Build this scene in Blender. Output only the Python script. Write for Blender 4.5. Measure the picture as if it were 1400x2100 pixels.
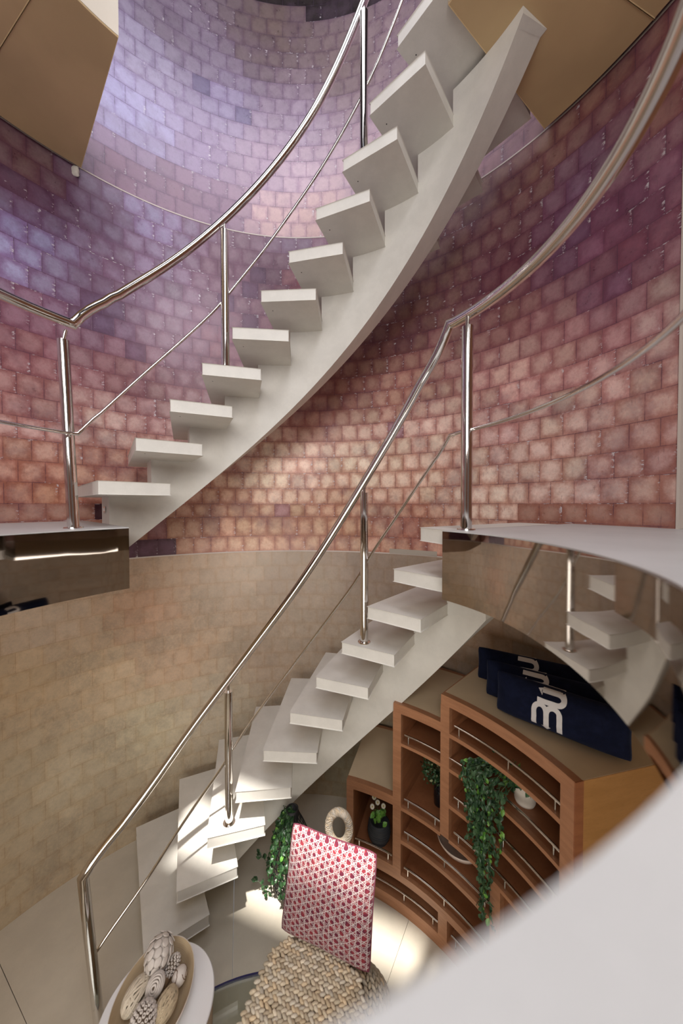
import bpy, bmesh, math, random
from mathutils import Vector, Matrix, noise
random.seed(7)
sc = bpy.context.scene
for o in list(bpy.data.objects): bpy.data.objects.remove(o)
PI = math.pi
# ------------------------------------------------------------------ camera, world, sun, area lights, exposure
EYE = 2.17                                     # camera height above the lower floor
cam_d = bpy.data.cameras.new('camera'); cam = bpy.data.objects.new('camera', cam_d)
sc.collection.objects.link(cam); sc.camera = cam
cam.location = (0, 0, EYE); cam.rotation_euler = (PI/2 - 0.0201, 0, 0)
cam_d.sensor_fit = 'VERTICAL'; cam_d.sensor_height = 36; cam_d.sensor_width = 24
cam_d.lens = 697*36/2100; cam_d.clip_start = 0.01
cam_d.dof.use_dof = True; cam_d.dof.focus_distance = 2.0; cam_d.dof.aperture_fstop = 1.9
sc.view_settings.view_transform = 'Standard'; sc.view_settings.look = 'None'
sc.view_settings.gamma = 1; sc.view_settings.use_curve_mapping = False
sc.view_settings.exposure = 0.0
w = bpy.data.worlds.new('sky'); sc.world = w; w.use_nodes = True
w.node_tree.nodes['Background'].inputs[0].default_value = (0.78, 0.86, 1.0, 1)
w.node_tree.nodes['Background'].inputs[1].default_value = 0.6

def lamp(name, kind, loc, target, energy, color, size=1.0, size_y=None):
    l = bpy.data.lights.new(name, kind); l.energy = energy; l.color = color
    o = bpy.data.objects.new(name, l); sc.collection.objects.link(o); o.location = loc
    d = Vector(target) - Vector(loc)
    o.rotation_euler = d.to_track_quat('-Z', 'Y').to_euler()
    if kind == 'AREA':
        l.shape = 'RECTANGLE'; l.size = size; l.size_y = size_y or size
    if kind == 'SUN': l.angle = math.radians(0.9)
    return o
lamp('sun', 'SUN', (0, -2.2, EYE+5.5), (0.0, 0.12, EYE+0.2), 10.0, (1.0, 0.95, 0.88)).data.angle = math.radians(1.3)
lamp('overhead_fill', 'AREA', (-0.3, 0.6, EYE+3.9), (-0.3, 0.9, EYE), 36, (0.95, 0.95, 1.0), 1.5)  # added overhead area fill, no skylight opening at this spot
lamp('window_light_upper', 'AREA', (0.6, -1.1, EYE+2.9), (-1.2, 2.2, EYE+1.7), 50, (0.93, 0.93, 1.0), 1.3)
lamp('window_light_rear', 'AREA', (-0.25, -1.3, EYE+1.2), (-0.3, 1.6, EYE+0.5), 46, (1.0, 0.98, 0.96), 1.6, 1.2)
lamp('fill_light_lower', 'AREA', (-0.4, -0.65, EYE-1.0), (-0.2, 1.8, EYE-1.5), 26, (1.0, 0.96, 0.90), 1.4, 0.9)  # added warm fill for the lower level, no window there

# ------------------------------------------------------------------ helpers
CX, CY = -0.3052, 0.8536                       # stairwell axis
PX_, PY_ = -0.285, 0.815                       # landing edge circle centre
RW = 1.66; FL = -2.17; Z0 = -0.0915; H = 0.19; T = 0.0553
D2R = PI/180
def P(r, a, z, c=(CX, CY)): return Vector((c[0]+r*math.cos(a*D2R), c[1]+r*math.sin(a*D2R), z+EYE))
def W(x, y, z): return Vector((x, y, z+EYE))

def finish(name, bm, mat, parent=None, smooth=False, label=None, cat=None, group=None, kind=None, angle=None):
    me = bpy.data.meshes.new(name)
    bmesh.ops.remove_doubles(bm, verts=bm.verts, dist=1e-6)
    bmesh.ops.recalc_face_normals(bm, faces=bm.faces)
    if parent is None:
        xs = [v.co for v in bm.verts]
        lo = Vector([min(v[i] for v in xs) for i in range(3)]); hi = Vector([max(v[i] for v in xs) for i in range(3)])
        org = Vector(((lo.x+hi.x)/2, (lo.y+hi.y)/2, lo.z))
    else:
        org = Vector((0, 0, 0)); q = parent
        while q is not None: org += q.location; q = q.parent
    bmesh.ops.translate(bm, verts=bm.verts, vec=-org)
    if angle is not None:
        for f in bm.faces: f.smooth = True
        for e in bm.edges:
            if len(e.link_faces) == 2 and e.calc_face_angle(0) > angle*D2R: e.smooth = False
    else:
        for f in bm.faces: f.smooth = smooth
    bm.to_mesh(me); bm.free()
    if mat: me.materials.append(mat)
    o = bpy.data.objects.new(name, me); sc.collection.objects.link(o)
    if parent is None: o.location = org
    else: o.parent = parent
    if label: o['label'] = label
    if cat: o['category'] = cat
    if group: o['group'] = group
    if kind: o['kind'] = kind
    return o
def thing(name, loc, label, cat, group=None):
    o = bpy.data.objects.new(name, None); sc.collection.objects.link(o); o.location = loc
    o.empty_display_size = 0.05
    o['label'] = label; o['category'] = cat
    if group: o['group'] = group
    return o

def quad(bm, a, b, c, d):
    try: return bm.faces.new((a, b, c, d))
    except ValueError: return None
def sector(bm, r0, r1, a0, a1, z0, z1, n=None, c0=(CX, CY), c1=(CX, CY)):
    q0 = r0 if callable(r0) else (lambda a: r0)
    q1 = r1 if callable(r1) else (lambda a: r1)
    n = n or max(1, int(abs(a1-a0)/2))
    rows = []
    for i in range(n+1):
        a = a0+(a1-a0)*i/n
        rows.append([bm.verts.new(P(q0(a), a, z0, c0)), bm.verts.new(P(q1(a), a, z0, c1)), bm.verts.new(P(q1(a), a, z1, c1)), bm.verts.new(P(q0(a), a, z1, c0))])
    for i in range(n):
        for k in range(4): quad(bm, rows[i][k], rows[i][(k+1) % 4], rows[i+1][(k+1) % 4], rows[i+1][k])
    bm.faces.new(rows[0]); bm.faces.new(rows[-1][::-1])
def box(bm, x0, x1, y0, y1, z0, z1, M=None):
    vs = [bm.verts.new(Vector((x, y, z))) for x in (x0, x1) for y in (y0, y1) for z in (z0, z1)]
    for f in ((0,1,3,2),(4,6,7,5),(0,4,5,1),(2,3,7,6),(0,2,6,4),(1,5,7,3)): bm.faces.new([vs[i] for i in f])
    if M: bmesh.ops.transform(bm, matrix=M, verts=vs)
    return vs
def prism(bm, poly, z0, z1):
    a = [bm.verts.new((p[0], p[1], z0+EYE)) for p in poly]; b = [bm.verts.new((p[0], p[1], z1+EYE)) for p in poly]
    n = len(poly)
    bm.faces.new(a); bm.faces.new(b[::-1])
    for i in range(n): quad(bm, a[i], a[(i+1) % n], b[(i+1) % n], b[i])
def bevel(bm, w_, seg=2, ang=30):
    bmesh.ops.remove_doubles(bm, verts=bm.verts, dist=1e-6)
    es = [e for e in bm.edges if len(e.link_faces) == 2 and e.calc_face_angle(0) > ang*D2R]
    bmesh.ops.bevel(bm, geom=es, offset=w_, segments=seg, affect='EDGES', profile=0.5)
def tube(bm, pts, r, seg=12, closed=False, cap=True):
    pts = [Vector(p) for p in pts]; n = len(pts); rings = []
    up = None
    rad = r if isinstance(r, (list, tuple)) else [r]*n
    for i in range(n):
        if closed: a, b = pts[i-1], pts[(i+1) % n]
        else: a, b = pts[max(i-1, 0)], pts[min(i+1, n-1)]
        d1 = (pts[i]-a).normalized() if (pts[i]-a).length > 1e-9 else (b-pts[i]).normalized()
        d2 = (b-pts[i]).normalized() if (b-pts[i]).length > 1e-9 else d1
        t = (d1+d2).normalized() if (d1+d2).length > 1e-6 else d1
        if up is None:
            up = Vector((0, 0, 1)) if abs(t.z) < 0.9 else Vector((1, 0, 0))
        x = up - t*up.dot(t)
        if x.length < 1e-6: x = t.orthogonal()
        x.normalize(); y = t.cross(x); up = x
        c = max(0.35, d1.dot(t)); bend = (d2-d1)
        bn = bend.normalized() if bend.length > 1e-5 else None
        ring = []
        for k in range(seg):
            an = 2*PI*k/seg; off = x*math.cos(an)+y*math.sin(an)
            if bn is not None: off = off + bn*off.dot(bn)*(1/c-1)
            ring.append(bm.verts.new(pts[i]+off*rad[i]))
        rings.append(ring)
    m = n if closed else n-1
    for i in range(m):
        A, B = rings[i], rings[(i+1) % n]
        for k in range(seg): quad(bm, A[k], A[(k+1) % seg], B[(k+1) % seg], B[k])
    if cap and not closed:
        bm.faces.new(rings[0][::-1]); bm.faces.new(rings[-1])
def lathe(bm, prof, o, seg=32, axis=None):
    rings = []
    for r, z in prof:
        rings.append([bm.verts.new(o+Vector((r*math.cos(2*PI*k/seg), r*math.sin(2*PI*k/seg), z))) for k in range(seg)])
    for A, B in zip(rings, rings[1:]):
        for k in range(seg): quad(bm, A[k], A[(k+1) % seg], B[(k+1) % seg], B[k])
    if prof[0][0] > 1e-5: bm.faces.new(rings[0][::-1])
    if prof[-1][0] > 1e-5: bm.faces.new(rings[-1])
def ellipsoid(bm, M, nu=8, nv=5):
    top = bm.verts.new(M @ Vector((0, 0, 1))); bot = bm.verts.new(M @ Vector((0, 0, -1)))
    rings = []
    for j in range(1, nv):
        t = PI*j/nv
        rings.append([bm.verts.new(M @ Vector((math.sin(t)*math.cos(2*PI*i/nu), math.sin(t)*math.sin(2*PI*i/nu), math.cos(t)))) for i in range(nu)])
    for i in range(nu):
        bm.faces.new((top, rings[0][i], rings[0][(i+1) % nu])); bm.faces.new((bot, rings[-1][(i+1) % nu], rings[-1][i]))
    for A, B in zip(rings, rings[1:]):
        for k in range(nu): quad(bm, A[k], B[k], B[(k+1) % nu], A[(k+1) % nu])
def frame(x, y, z, o, s=(1, 1, 1)):
    M = Matrix.Identity(4)
    for i in range(3):
        M[i][0] = x[i]*s[0]; M[i][1] = y[i]*s[1]; M[i][2] = z[i]*s[2]; M[i][3] = o[i]
    return M
def lerp_tab(tab, a):
    tab = sorted(tab)
    if a <= tab[0][0]:
        (x0, y0), (x1, y1) = tab[0], tab[1]
    elif a >= tab[-1][0]:
        (x0, y0), (x1, y1) = tab[-2], tab[-1]
    else:
        for (x0, y0), (x1, y1) in zip(tab, tab[1:]):
            if x0 <= a <= x1: break
    return y0+(y1-y0)*(a-x0)/(x1-x0)
def smooth_tab(tab, k=5):                      # quadratic least squares keeps the measured curve fair
    xs = [t[0] for t in tab]; ys = [t[1] for t in tab]; n = 3
    S = [[sum((x/50)**(i+j) for x in xs) for j in range(n)] for i in range(n)]; B = [sum(y*(x/50)**i for x, y in tab) for i in range(n)]
    M = Matrix([S[0], S[1], S[2]]); c = M.inverted() @ Vector(B)
    return lambda a: c[0]+c[1]*(a/50)+c[2]*(a/50)**2

# ------------------------------------------------------------------ materials
def lin(c):
    c = c/255
    return c/12.92 if c <= 0.04045 else ((c+0.055)/1.055)**2.4
def L(r, g, b, k=1): return (min(1, lin(r)*k), min(1, lin(g)*k), min(1, lin(b)*k), 1)
class NT:
    def __init__(s, name):
        s.m = bpy.data.materials.new(name); s.m.use_nodes = True; s.t = s.m.node_tree; s.b = s.t.nodes['Principled BSDF']
    def n(s, kind, **kw):
        nd = s.t.nodes.new(kind)
        for k, v in kw.items(): setattr(nd, k, v)
        return nd
    def l(s, a, b): s.t.links.new(a, b)
    def set(s, nd, i, v):
        if hasattr(v, 'is_linked') or isinstance(v, bpy.types.NodeSocket): s.l(v, nd.inputs[i])
        else: nd.inputs[i].default_value = v
    def math(s, op, a, b=0.0, c=None, clamp=False):
        nd = s.n('ShaderNodeMath', operation=op, use_clamp=clamp); s.set(nd, 0, a); s.set(nd, 1, b)
        if c is not None: s.set(nd, 2, c)
        return nd.outputs[0]
    def mix(s, f, a, b, blend='MIX'):
        nd = s.n('ShaderNodeMix', data_type='RGBA', blend_type=blend); s.set(nd, 0, f); s.set(nd, 6, a); s.set(nd, 7, b)
        return nd.outputs[2]
    def noise(s, scale, detail=4, rough=0.55, vec=None, out=0):
        nd = s.n('ShaderNodeTexNoise'); nd.inputs['Scale'].default_value = scale; nd.inputs['Detail'].default_value = detail; nd.inputs['Roughness'].default_value = rough
        if vec is not None: s.l(vec, nd.inputs['Vector'])
        return nd.outputs[out]
    def obj(s, scale=None, rot=None):
        tc = s.n('ShaderNodeTexCoord').outputs['Object']
        if scale or rot:
            mp = s.n('ShaderNodeMapping'); s.l(tc, mp.inputs[0])
            if scale: mp.inputs['Scale'].default_value = scale
            if rot: mp.inputs['Rotation'].default_value = rot
            return mp.outputs[0]
        return tc
    def geo(s): return s.n('ShaderNodeNewGeometry').outputs['Position']
    def ramp(s, f, stops, interp='LINEAR'):
        nd = s.n('ShaderNodeValToRGB'); cr = nd.color_ramp; cr.interpolation = interp
        while len(cr.elements) < len(stops): cr.elements.new(0.5)
        for e, (p, c) in zip(cr.elements, stops): e.position = p; e.color = c if len(c) == 4 else (*c, 1)
        s.l(f, nd.inputs[0]); return nd.outputs[0]
    def sm(s, v, a, b):
        nd = s.n('ShaderNodeMapRange', interpolation_type='SMOOTHSTEP'); s.set(nd, 0, v); nd.inputs[1].default_value = a; nd.inputs[2].default_value = b
        return nd.outputs[0]
    def bump(s, h, strength=0.3, dist=0.002):
        nd = s.n('ShaderNodeBump'); nd.inputs['Strength'].default_value = strength; nd.inputs['Distance'].default_value = dist
        s.l(h, nd.inputs['Height']); s.l(nd.outputs[0], s.b.inputs['Normal'])
    def done(s, base=None, rough=None, metal=None, spec=None):
        if base is not None: s.set(s.b, 'Base Color', base)
        if rough is not None: s.set(s.b, 'Roughness', rough)
        if metal is not None: s.set(s.b, 'Metallic', metal)
        if spec is not None: s.set(s.b, 'Specular IOR Level', spec)
        return s.m
def stone(name, c, k=0.08, rough=0.45, sc_=9):
    m = NT(name); g = m.geo(); a = m.noise(sc_, 6, 0.65, g); f = m.noise(260, 3, 0.7, g)
    col = m.mix(m.sm(a, 0.35, 0.68), tuple(x*(1-k) for x in c[:3])+(1,), c)
    col = m.mix(m.math('MULTIPLY', m.sm(f, 0.55, 0.72), 0.22), col, tuple(min(1, x*1.18) for x in c[:3])+(1,))
    col = m.mix(m.math('MULTIPLY', m.sm(m.noise(120, 2, 0.6, g), 0.62, 0.74), 0.18), col, tuple(x*0.72 for x in c[:3])+(1,))
    m.bump(f, 0.12, 0.0008)
    return m.done(col, rough, 0, 0.4)
STONE = stone('limestone_tread', (0.68, 0.655, 0.60, 1), 0.08, 0.5)
FLOOR = stone('limestone_floor', (0.60, 0.545, 0.45, 1), 0.10, 0.5, 5)
LANDING = stone('limestone_landing', (0.54, 0.535, 0.525, 1), 0.07, 0.4, 6)
def plain(name, c, rough=0.5, metal=0, spec=0.5):
    return NT(name).done(c, rough, metal, spec)
STEEL = plain('polished_steel', (0.72, 0.69, 0.66, 1), 0.07, 1)
MIRROR = plain('dark_mirror_steel', (0.50, 0.46, 0.43, 1), 0.03, 1)
BLACK = plain('black_gap', (0.012, 0.010, 0.012, 1), 0.6)
def wood(name, c1, c2, rough=0.38, s=(3, 3, 26)):
    m = NT(name); v = m.obj(s); n1 = m.noise(2.2, 6, 0.6, v); n2 = m.noise(26, 3, 0.6, v)
    col = m.mix(m.sm(n1, 0.32, 0.68), c1, c2); col = m.mix(m.math('MULTIPLY', m.sm(n2, 0.5, 0.7), 0.3), col, tuple(x*0.75 for x in c1[:3])+(1,))
    return m.done(col, rough, 0, 0.45)
CHERRY = wood('cherry_wood', (0.33, 0.150, 0.075, 1), (0.41, 0.195, 0.10, 1))
CHERRY_IN = wood('cherry_wood_shelf', (0.27, 0.105, 0.046, 1), (0.35, 0.145, 0.066, 1))
ORANGE = wood('honey_veneer', (0.36, 0.175, 0.052, 1), (0.42, 0.21, 0.068, 1), 0.4, (2, 2, 9))
PANELW = wood('brown_wood_panel', (0.20, 0.085, 0.045, 1), (0.26, 0.115, 0.06, 1), 0.3, (6, 6, 1))
def leather(name, c):
    m = NT(name); g = m.geo(); a = m.noise(3.5, 4, 0.5, g)
    col = m.mix(m.sm(a, 0.3, 0.7), c, tuple(x*0.86 for x in c[:3])+(1,)); m.bump(m.noise(500, 2, 0.5, g), 0.08, 0.0005)
    return m.done(col, 0.45, 0, 0.35)
TAN = leather('tan_leather_soffit', (0.56, 0.40, 0.22, 1))
TANTOP = leather('tan_leather_top', (0.68, 0.54, 0.36, 1))
CREAM = leather('cream_reflection', (0.62, 0.55, 0.45, 1))  # cream painted in for bright reflections on the upper mirror fascia

def tile_material(name, line_col, line_w, line_k, rough, flake, mottle, blot_col, blot_k, soft_w):
    m = NT(name)
    uv = m.n('ShaderNodeUVMap'); uv.uv_map = 'tile'
    sp = m.n('ShaderNodeSeparateXYZ'); m.l(uv.outputs[0], sp.inputs[0]); u, v = sp.outputs[0], sp.outputs[1]
    g = m.geo()
    tc = m.n('ShaderNodeVertexColor'); tc.layer_name = 'tile_colour'
    bc = m.n('ShaderNodeVertexColor'); bc.layer_name = 'border_colour'
    eu = m.math('MINIMUM', u, m.math('SUBTRACT', 1.0, u)); ev = m.math('MINIMUM', v, m.math('SUBTRACT', 1.0, v))
    d = m.math('MINIMUM', eu, ev)
    ds = m.math('DIVIDE', m.math('MULTIPLY', eu, ev), m.math('ADD', m.math('ADD', eu, ev), 0.02))
    n_f = m.noise(75, 8, 0.72, g); n_m = m.noise(20, 7, 0.7, g); n_b = m.noise(3.6, 6, 0.62, g); n_t = m.noise(7.5, 5, 0.6, g)
    # rusty halo along the tile edges, ragged and uneven from tile to tile
    wob = m.math('ADD', m.math('MULTIPLY', m.math('SUBTRACT', n_m, 0.5), 0.30), m.math('MULTIPLY', m.math('SUBTRACT', n_t, 0.5), 0.22))
    halo = m.sm(m.math('ADD', ds, wob), 0.0, soft_w)
    col = m.mix(halo, bc.outputs[0], tc.outputs[0])
    # organic blotches of darker pigment that ignore the tile grid
    col = m.mix(m.math('MULTIPLY', m.sm(n_b, 0.47, 0.66), blot_k), col, blot_col)
    col = m.mix(m.math('MULTIPLY', m.sm(n_f, 0.45, 0.64), mottle), col, bc.outputs[0])
    hs = m.n('ShaderNodeHueSaturation'); m.l(col, hs.inputs['Color'])
    m.l(m.math('ADD', m.math('ADD', m.math('MULTIPLY', m.math('SUBTRACT', n_m, 0.5), 0.55), m.math('MULTIPLY', m.math('SUBTRACT', n_f, 0.5), 0.45)), 1.0), hs.inputs['Value']); col = hs.outputs[0]
    # hair scratches in two directions
    for rot, sc3 in (((0.5, 0.9, 0.3), (90, 90, 7)), ((-0.7, 0.4, 1.1), (80, 80, 8))):
        mp = m.n('ShaderNodeMapping'); m.l(g, mp.inputs[0]); mp.inputs['Rotation'].default_value = rot; mp.inputs['Scale'].default_value = sc3
        col = m.mix(m.math('MULTIPLY', m.sm(m.noise(2.2, 3, 0.6, mp.outputs[0]), 0.67, 0.71), 0.30), col, line_col)
    ln = m.sm(m.math('ADD', d, m.math('MULTIPLY', m.math('SUBTRACT', n_m, 0.5), 0.03)), line_w*1.6, line_w*0.4)
    col = m.mix(m.math('MULTIPLY', m.math('MULTIPLY', ln, m.sm(m.noise(11, 4, 0.6, g), 0.34, 0.56)), line_k), col, line_col)
    if flake:
        # white torn flakes at the right and top edges of tiles, in patches
        mp = m.n('ShaderNodeMapping'); m.l(g, mp.inputs[0]); mp.inputs['Scale'].default_value = (1, 1, 2.2)
        fn = m.sm(m.noise(34, 5, 0.75, mp.outputs[0]), 0.55, 0.58)
        right = m.math('MULTIPLY', m.sm(u, 0.06, 0.02), m.sm(v, 0.15, 0.3)); top = m.sm(v, 0.955, 0.985)
        edge_ = m.math('MAXIMUM', m.sm(u, 0.17, 0.03), m.math('MULTIPLY', top, 0.9))
        patch = m.sm(m.noise(3.1, 5, 0.7, g), 0.54-flake, 0.58-flake)
        fl = m.math('MULTIPLY', m.math('MULTIPLY', fn, edge_), patch)
        sp_ = m.math('MULTIPLY', m.sm(m.noise(38, 5, 0.75, g), 0.70, 0.715), 0.9)
        col = m.mix(m.math('MULTIPLY', m.math('MAXIMUM', fl, sp_), 0.85), col, (0.62, 0.58, 0.60, 1))
    m.bump(m.math('SUBTRACT', m.math('MULTIPLY', n_f, 0.4), m.math('MULTIPLY', ln, 0.6)), 0.18, 0.0012)
    rg = m.math('ADD', m.math('MULTIPLY', n_m, 0.22), rough)
    return m.done(col, rg, 0.1, 0.5)
TILE_MID = tile_material('red_purple_leaf_tiles', (0.085, 0.035, 0.06, 1), 0.014, 0.7, 0.20, 0.06, 0.38, (0.13, 0.05, 0.085, 1), 0.42, 0.20)
TILE_TOP = tile_material('lilac_sheen_leaf_tiles', (0.09, 0.065, 0.10, 1), 0.012, 0.75, 0.20, 0.03, 0.22, (0.20, 0.13, 0.20, 1), 0.28, 0.14)
TILE_LOW = tile_material('champagne_leaf_tiles', (0.26, 0.15, 0.085, 1), 0.008, 0.42, 0.26, 0, 0.45, (0.33, 0.27, 0.20, 1), 0.50, 0.14)

# ------------------------------------------------------------------ tiled wall
F_ = 697.0
def cyl(px, py, R=RW):
    u = (px-700)/F_; v = (1050-py)/F_; c, s = math.cos(0.0201), math.sin(0.0201)
    r = (u, c+s*v, -s+c*v); a = r[0]**2+r[1]**2; b = -2*(r[0]*CX+r[1]*CY); cc = CX*CX+CY*CY-R*R
    k = (-b+math.sqrt(b*b-4*a*cc))/2/a
    return math.degrees(math.atan2(r[1]*k-CY, r[0]*k-CX)), r[2]*k
TOPS = [(560,60,120,98,92),(700,130,130,108,108),(430,120,135,118,140),(300,100,150,138,168),(300,250,150,140,182),(450,200,140,125,160),(600,250,150,128,150),(600,350,165,135,150),(650,450,178,138,132),(760,350,165,130,140),(400,300,138,115,150),(350,380,128,90,112),(240,340,130,90,115),(450,420,125,90,115),(230,200,150,140,186),(800,60,150,125,130),(1040,310,150,105,112),(520,90,118,98,100),(340,60,128,112,130),(540,350,150,122,145),(560,440,178,140,138)]  # drum pigment with the lilac sheen of window light kept in the colour
MIDS = [(50,330,110,82,80),(50,480,125,120,160),(20,520,145,143,184),(100,560,125,110,140),(200,430,105,82,110),(60,400,88,58,84),(300,520,120,100,125),(300,450,125,110,145),(450,560,110,78,92),(600,500,108,88,110),(560,560,100,70,84),(620,560,128,72,70),(200,640,88,60,92),(300,600,110,82,104),(60,650,130,85,104),(60,720,140,92,96),(60,800,150,105,104),(250,760,124,80,84),(380,700,112,76,92),(330,640,125,98,112),(450,700,115,70,80),(60,880,172,132,130),(200,880,175,143,138),(200,950,165,118,102),(60,950,165,118,102),(100,1010,162,110,85),(550,980,190,165,148),(650,950,186,156,142),(500,1050,165,120,96),(350,1100,150,108,90),(600,1080,150,108,85),(700,1060,160,120,96),(750,950,192,168,154),(650,870,145,98,84),(700,800,128,82,68),(700,720,112,68,58),(800,700,112,68,58),(850,620,110,72,58),(900,560,122,88,76),(830,800,160,115,98),(880,900,196,166,156),(850,980,192,164,150),(850,1080,166,116,96),(1000,480,124,84,84),(1000,400,118,85,72),(1100,350,130,90,78),(1150,250,130,92,78),(1250,150,126,84,68),(1050,560,108,58,68),(1150,500,102,62,94),(1200,350,122,90,114),(1300,500,118,58,76),(1300,420,112,55,86),(1250,600,108,62,90),(1350,300,132,90,102),(1380,200,134,86,78),(1050,650,130,84,80),(1150,680,146,100,100),(1250,680,150,104,106),(1350,650,155,124,120),(1050,780,182,142,132),(1150,750,166,120,116),(1150,850,176,146,138),(1250,800,172,136,130),(1350,780,165,128,120),(1100,950,176,145,140),(1250,950,165,128,126),(1350,950,150,108,110),(1050,900,176,140,140),(1200,1000,182,156,150),(1350,1000,165,128,122),(1000,1000,196,172,162)]  # pigment plus painted-in lilac window wash and brown shade of the treads
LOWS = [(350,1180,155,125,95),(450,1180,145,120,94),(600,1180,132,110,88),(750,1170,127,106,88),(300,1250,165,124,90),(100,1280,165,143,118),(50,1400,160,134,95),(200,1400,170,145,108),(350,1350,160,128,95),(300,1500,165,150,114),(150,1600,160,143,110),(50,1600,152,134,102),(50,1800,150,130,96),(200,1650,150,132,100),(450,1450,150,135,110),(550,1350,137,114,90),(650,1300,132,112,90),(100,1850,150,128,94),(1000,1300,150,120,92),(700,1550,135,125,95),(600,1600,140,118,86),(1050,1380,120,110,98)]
def pig_and_light(samples, k, sat=.74):
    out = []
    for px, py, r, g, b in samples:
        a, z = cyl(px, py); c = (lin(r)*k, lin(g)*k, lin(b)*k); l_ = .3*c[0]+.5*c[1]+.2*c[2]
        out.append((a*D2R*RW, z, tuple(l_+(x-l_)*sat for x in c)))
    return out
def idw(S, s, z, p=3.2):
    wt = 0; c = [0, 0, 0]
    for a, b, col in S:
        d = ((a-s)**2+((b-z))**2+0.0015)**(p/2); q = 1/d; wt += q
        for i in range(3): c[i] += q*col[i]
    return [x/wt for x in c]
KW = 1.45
ST, SM, SL = pig_and_light(TOPS, KW*.86), pig_and_light(MIDS, KW), pig_and_light(LOWS, KW*1.20, .66)
TS = 0.111
def tiled_wall(name, zlist, a0, a1, S, mat, style, rr=RW, label=None):
    bm = bmesh.new(); uvl = bm.loops.layers.uv.new('tile')
    c1 = bm.loops.layers.float_color.new('tile_colour'); c2 = bm.loops.layers.float_color.new('border_colour')
    step = TS/rr/D2R; nh = int((a1-a0)/(step/2)); grid = {}
    rnd = random.Random(len(zlist))
    def V(i, j):
        if (i, j) not in grid: grid[(i, j)] = bm.verts.new(P(rr, a0+i*step/2, zlist[j]))
        return grid[(i, j)]
    for j in range(len(zlist)-1):
        off = j % 2; zc = (zlist[j]+zlist[j+1])/2; cur = None
        for i in range(nh):
            tid = (i+off)//2; half = (i+off) % 2
            if half == 0 or cur is None:
                ac = a0+(tid*2-off+1)*step/2; s = ac*D2R*rr
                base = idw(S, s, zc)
                jit = rnd.gauss(0, 1)
                if style == 'mid':
                    k = math.exp(0.045*jit); br = (0.36+0.08*rnd.random()); t = [base[0]*k, base[1]*k*(1-.02*jit), base[2]*k]
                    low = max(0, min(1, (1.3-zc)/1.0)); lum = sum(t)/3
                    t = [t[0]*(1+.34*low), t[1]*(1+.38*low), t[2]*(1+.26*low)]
                    if rnd.random() < 0.02: t = [x*0.7 for x in (t[0]*.9, t[1]*.8, t[2]*1.1)]
                    bb = [t[0]*(0.66-.06*low), t[1]*(0.45-.05*low), t[2]*(0.58-.22*low)]
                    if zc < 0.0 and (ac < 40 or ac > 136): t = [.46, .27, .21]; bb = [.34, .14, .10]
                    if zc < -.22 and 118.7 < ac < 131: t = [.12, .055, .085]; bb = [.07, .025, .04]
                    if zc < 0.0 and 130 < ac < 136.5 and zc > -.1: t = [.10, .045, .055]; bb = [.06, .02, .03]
                elif style == 'top':
                    k = math.exp(0.03*jit); t = [base[0]*k, base[1]*k, base[2]*k]
                    if rnd.random() < 0.02: t = [t[0]*.6, t[1]*.6, t[2]*.7]
                    bb = [t[0]*.76, t[1]*.68, t[2]*.78]
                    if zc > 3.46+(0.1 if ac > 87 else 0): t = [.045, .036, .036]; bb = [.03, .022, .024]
                else:
                    k = math.exp(0.03*jit); t = [x*k for x in base]; bb = [t[0]*.96, t[1]*.91, t[2]*.85]
                cur = (tid, t, bb)
            _, t, bb = cur
            f = bm.faces.new((V(i, j), V(i+1, j), V(i+1, j+1), V(i, j+1)))
            u0 = half*0.5
            for lp, uvv in zip(f.loops, ((u0, 0), (u0+.5, 0), (u0+.5, 1), (u0, 1))):
                lp[uvl].uv = uvv; lp[c1] = (*t, 1); lp[c2] = (*bb, 1)
    return bm
def zs(z0, z1):
    n = max(1, round((z1-z0)/TS)); return [z0+(z1-z0)*i/n for i in range(n+1)]
ZJ, ZR, ZT = -0.338, 1.945, 4.25
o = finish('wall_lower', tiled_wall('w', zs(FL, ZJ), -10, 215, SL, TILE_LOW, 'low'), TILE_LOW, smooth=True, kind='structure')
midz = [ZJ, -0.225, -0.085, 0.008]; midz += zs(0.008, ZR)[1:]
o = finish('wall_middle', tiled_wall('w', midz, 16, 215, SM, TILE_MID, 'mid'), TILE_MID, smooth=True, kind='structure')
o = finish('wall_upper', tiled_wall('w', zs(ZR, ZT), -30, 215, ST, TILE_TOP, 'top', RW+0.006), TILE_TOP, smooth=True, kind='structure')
for nm, z in (('trim_1', ZJ), ('trim_2', ZR)):
    bm = bmesh.new(); sector(bm, RW-0.002, RW+0.01, 16, 215, z-0.004, z+0.004, 120)
    finish(nm, bm, plain('pale_joint_'+nm, (0.62, 0.55, 0.50, 1), 0.6), kind='structure')
# outer skin so that no daylight leaks through the drum
bm = bmesh.new()
for a0_, a1_, z0_, z1_ in ((-10, 215, FL-.5, ZJ), (16, 215, ZJ, ZR), (-30, 215, ZR, ZT)):
    sector(bm, RW+0.03, RW+0.10, a0_, a1_, z0_, z1_, 70)
finish('wall_outer', bm, plain('wall_core', (0.35, 0.3, 0.27, 1), 0.8), kind='structure')
# right jamb and dark panel beyond the end of the tiled wall
bm = bmesh.new(); sector(bm, RW-0.004, RW+0.14, 15.6, 15.95, Z0, ZR, 1)
finish('trim_3', bm, plain('cream_jamb', (0.55, 0.48, 0.42, 1), 0.5), kind='structure')
bm = bmesh.new(); sector(bm, RW+0.05, RW+0.12, -30, 14.9, Z0, ZR, 20)
finish('wall_right', bm, PANELW, kind='structure')

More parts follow.
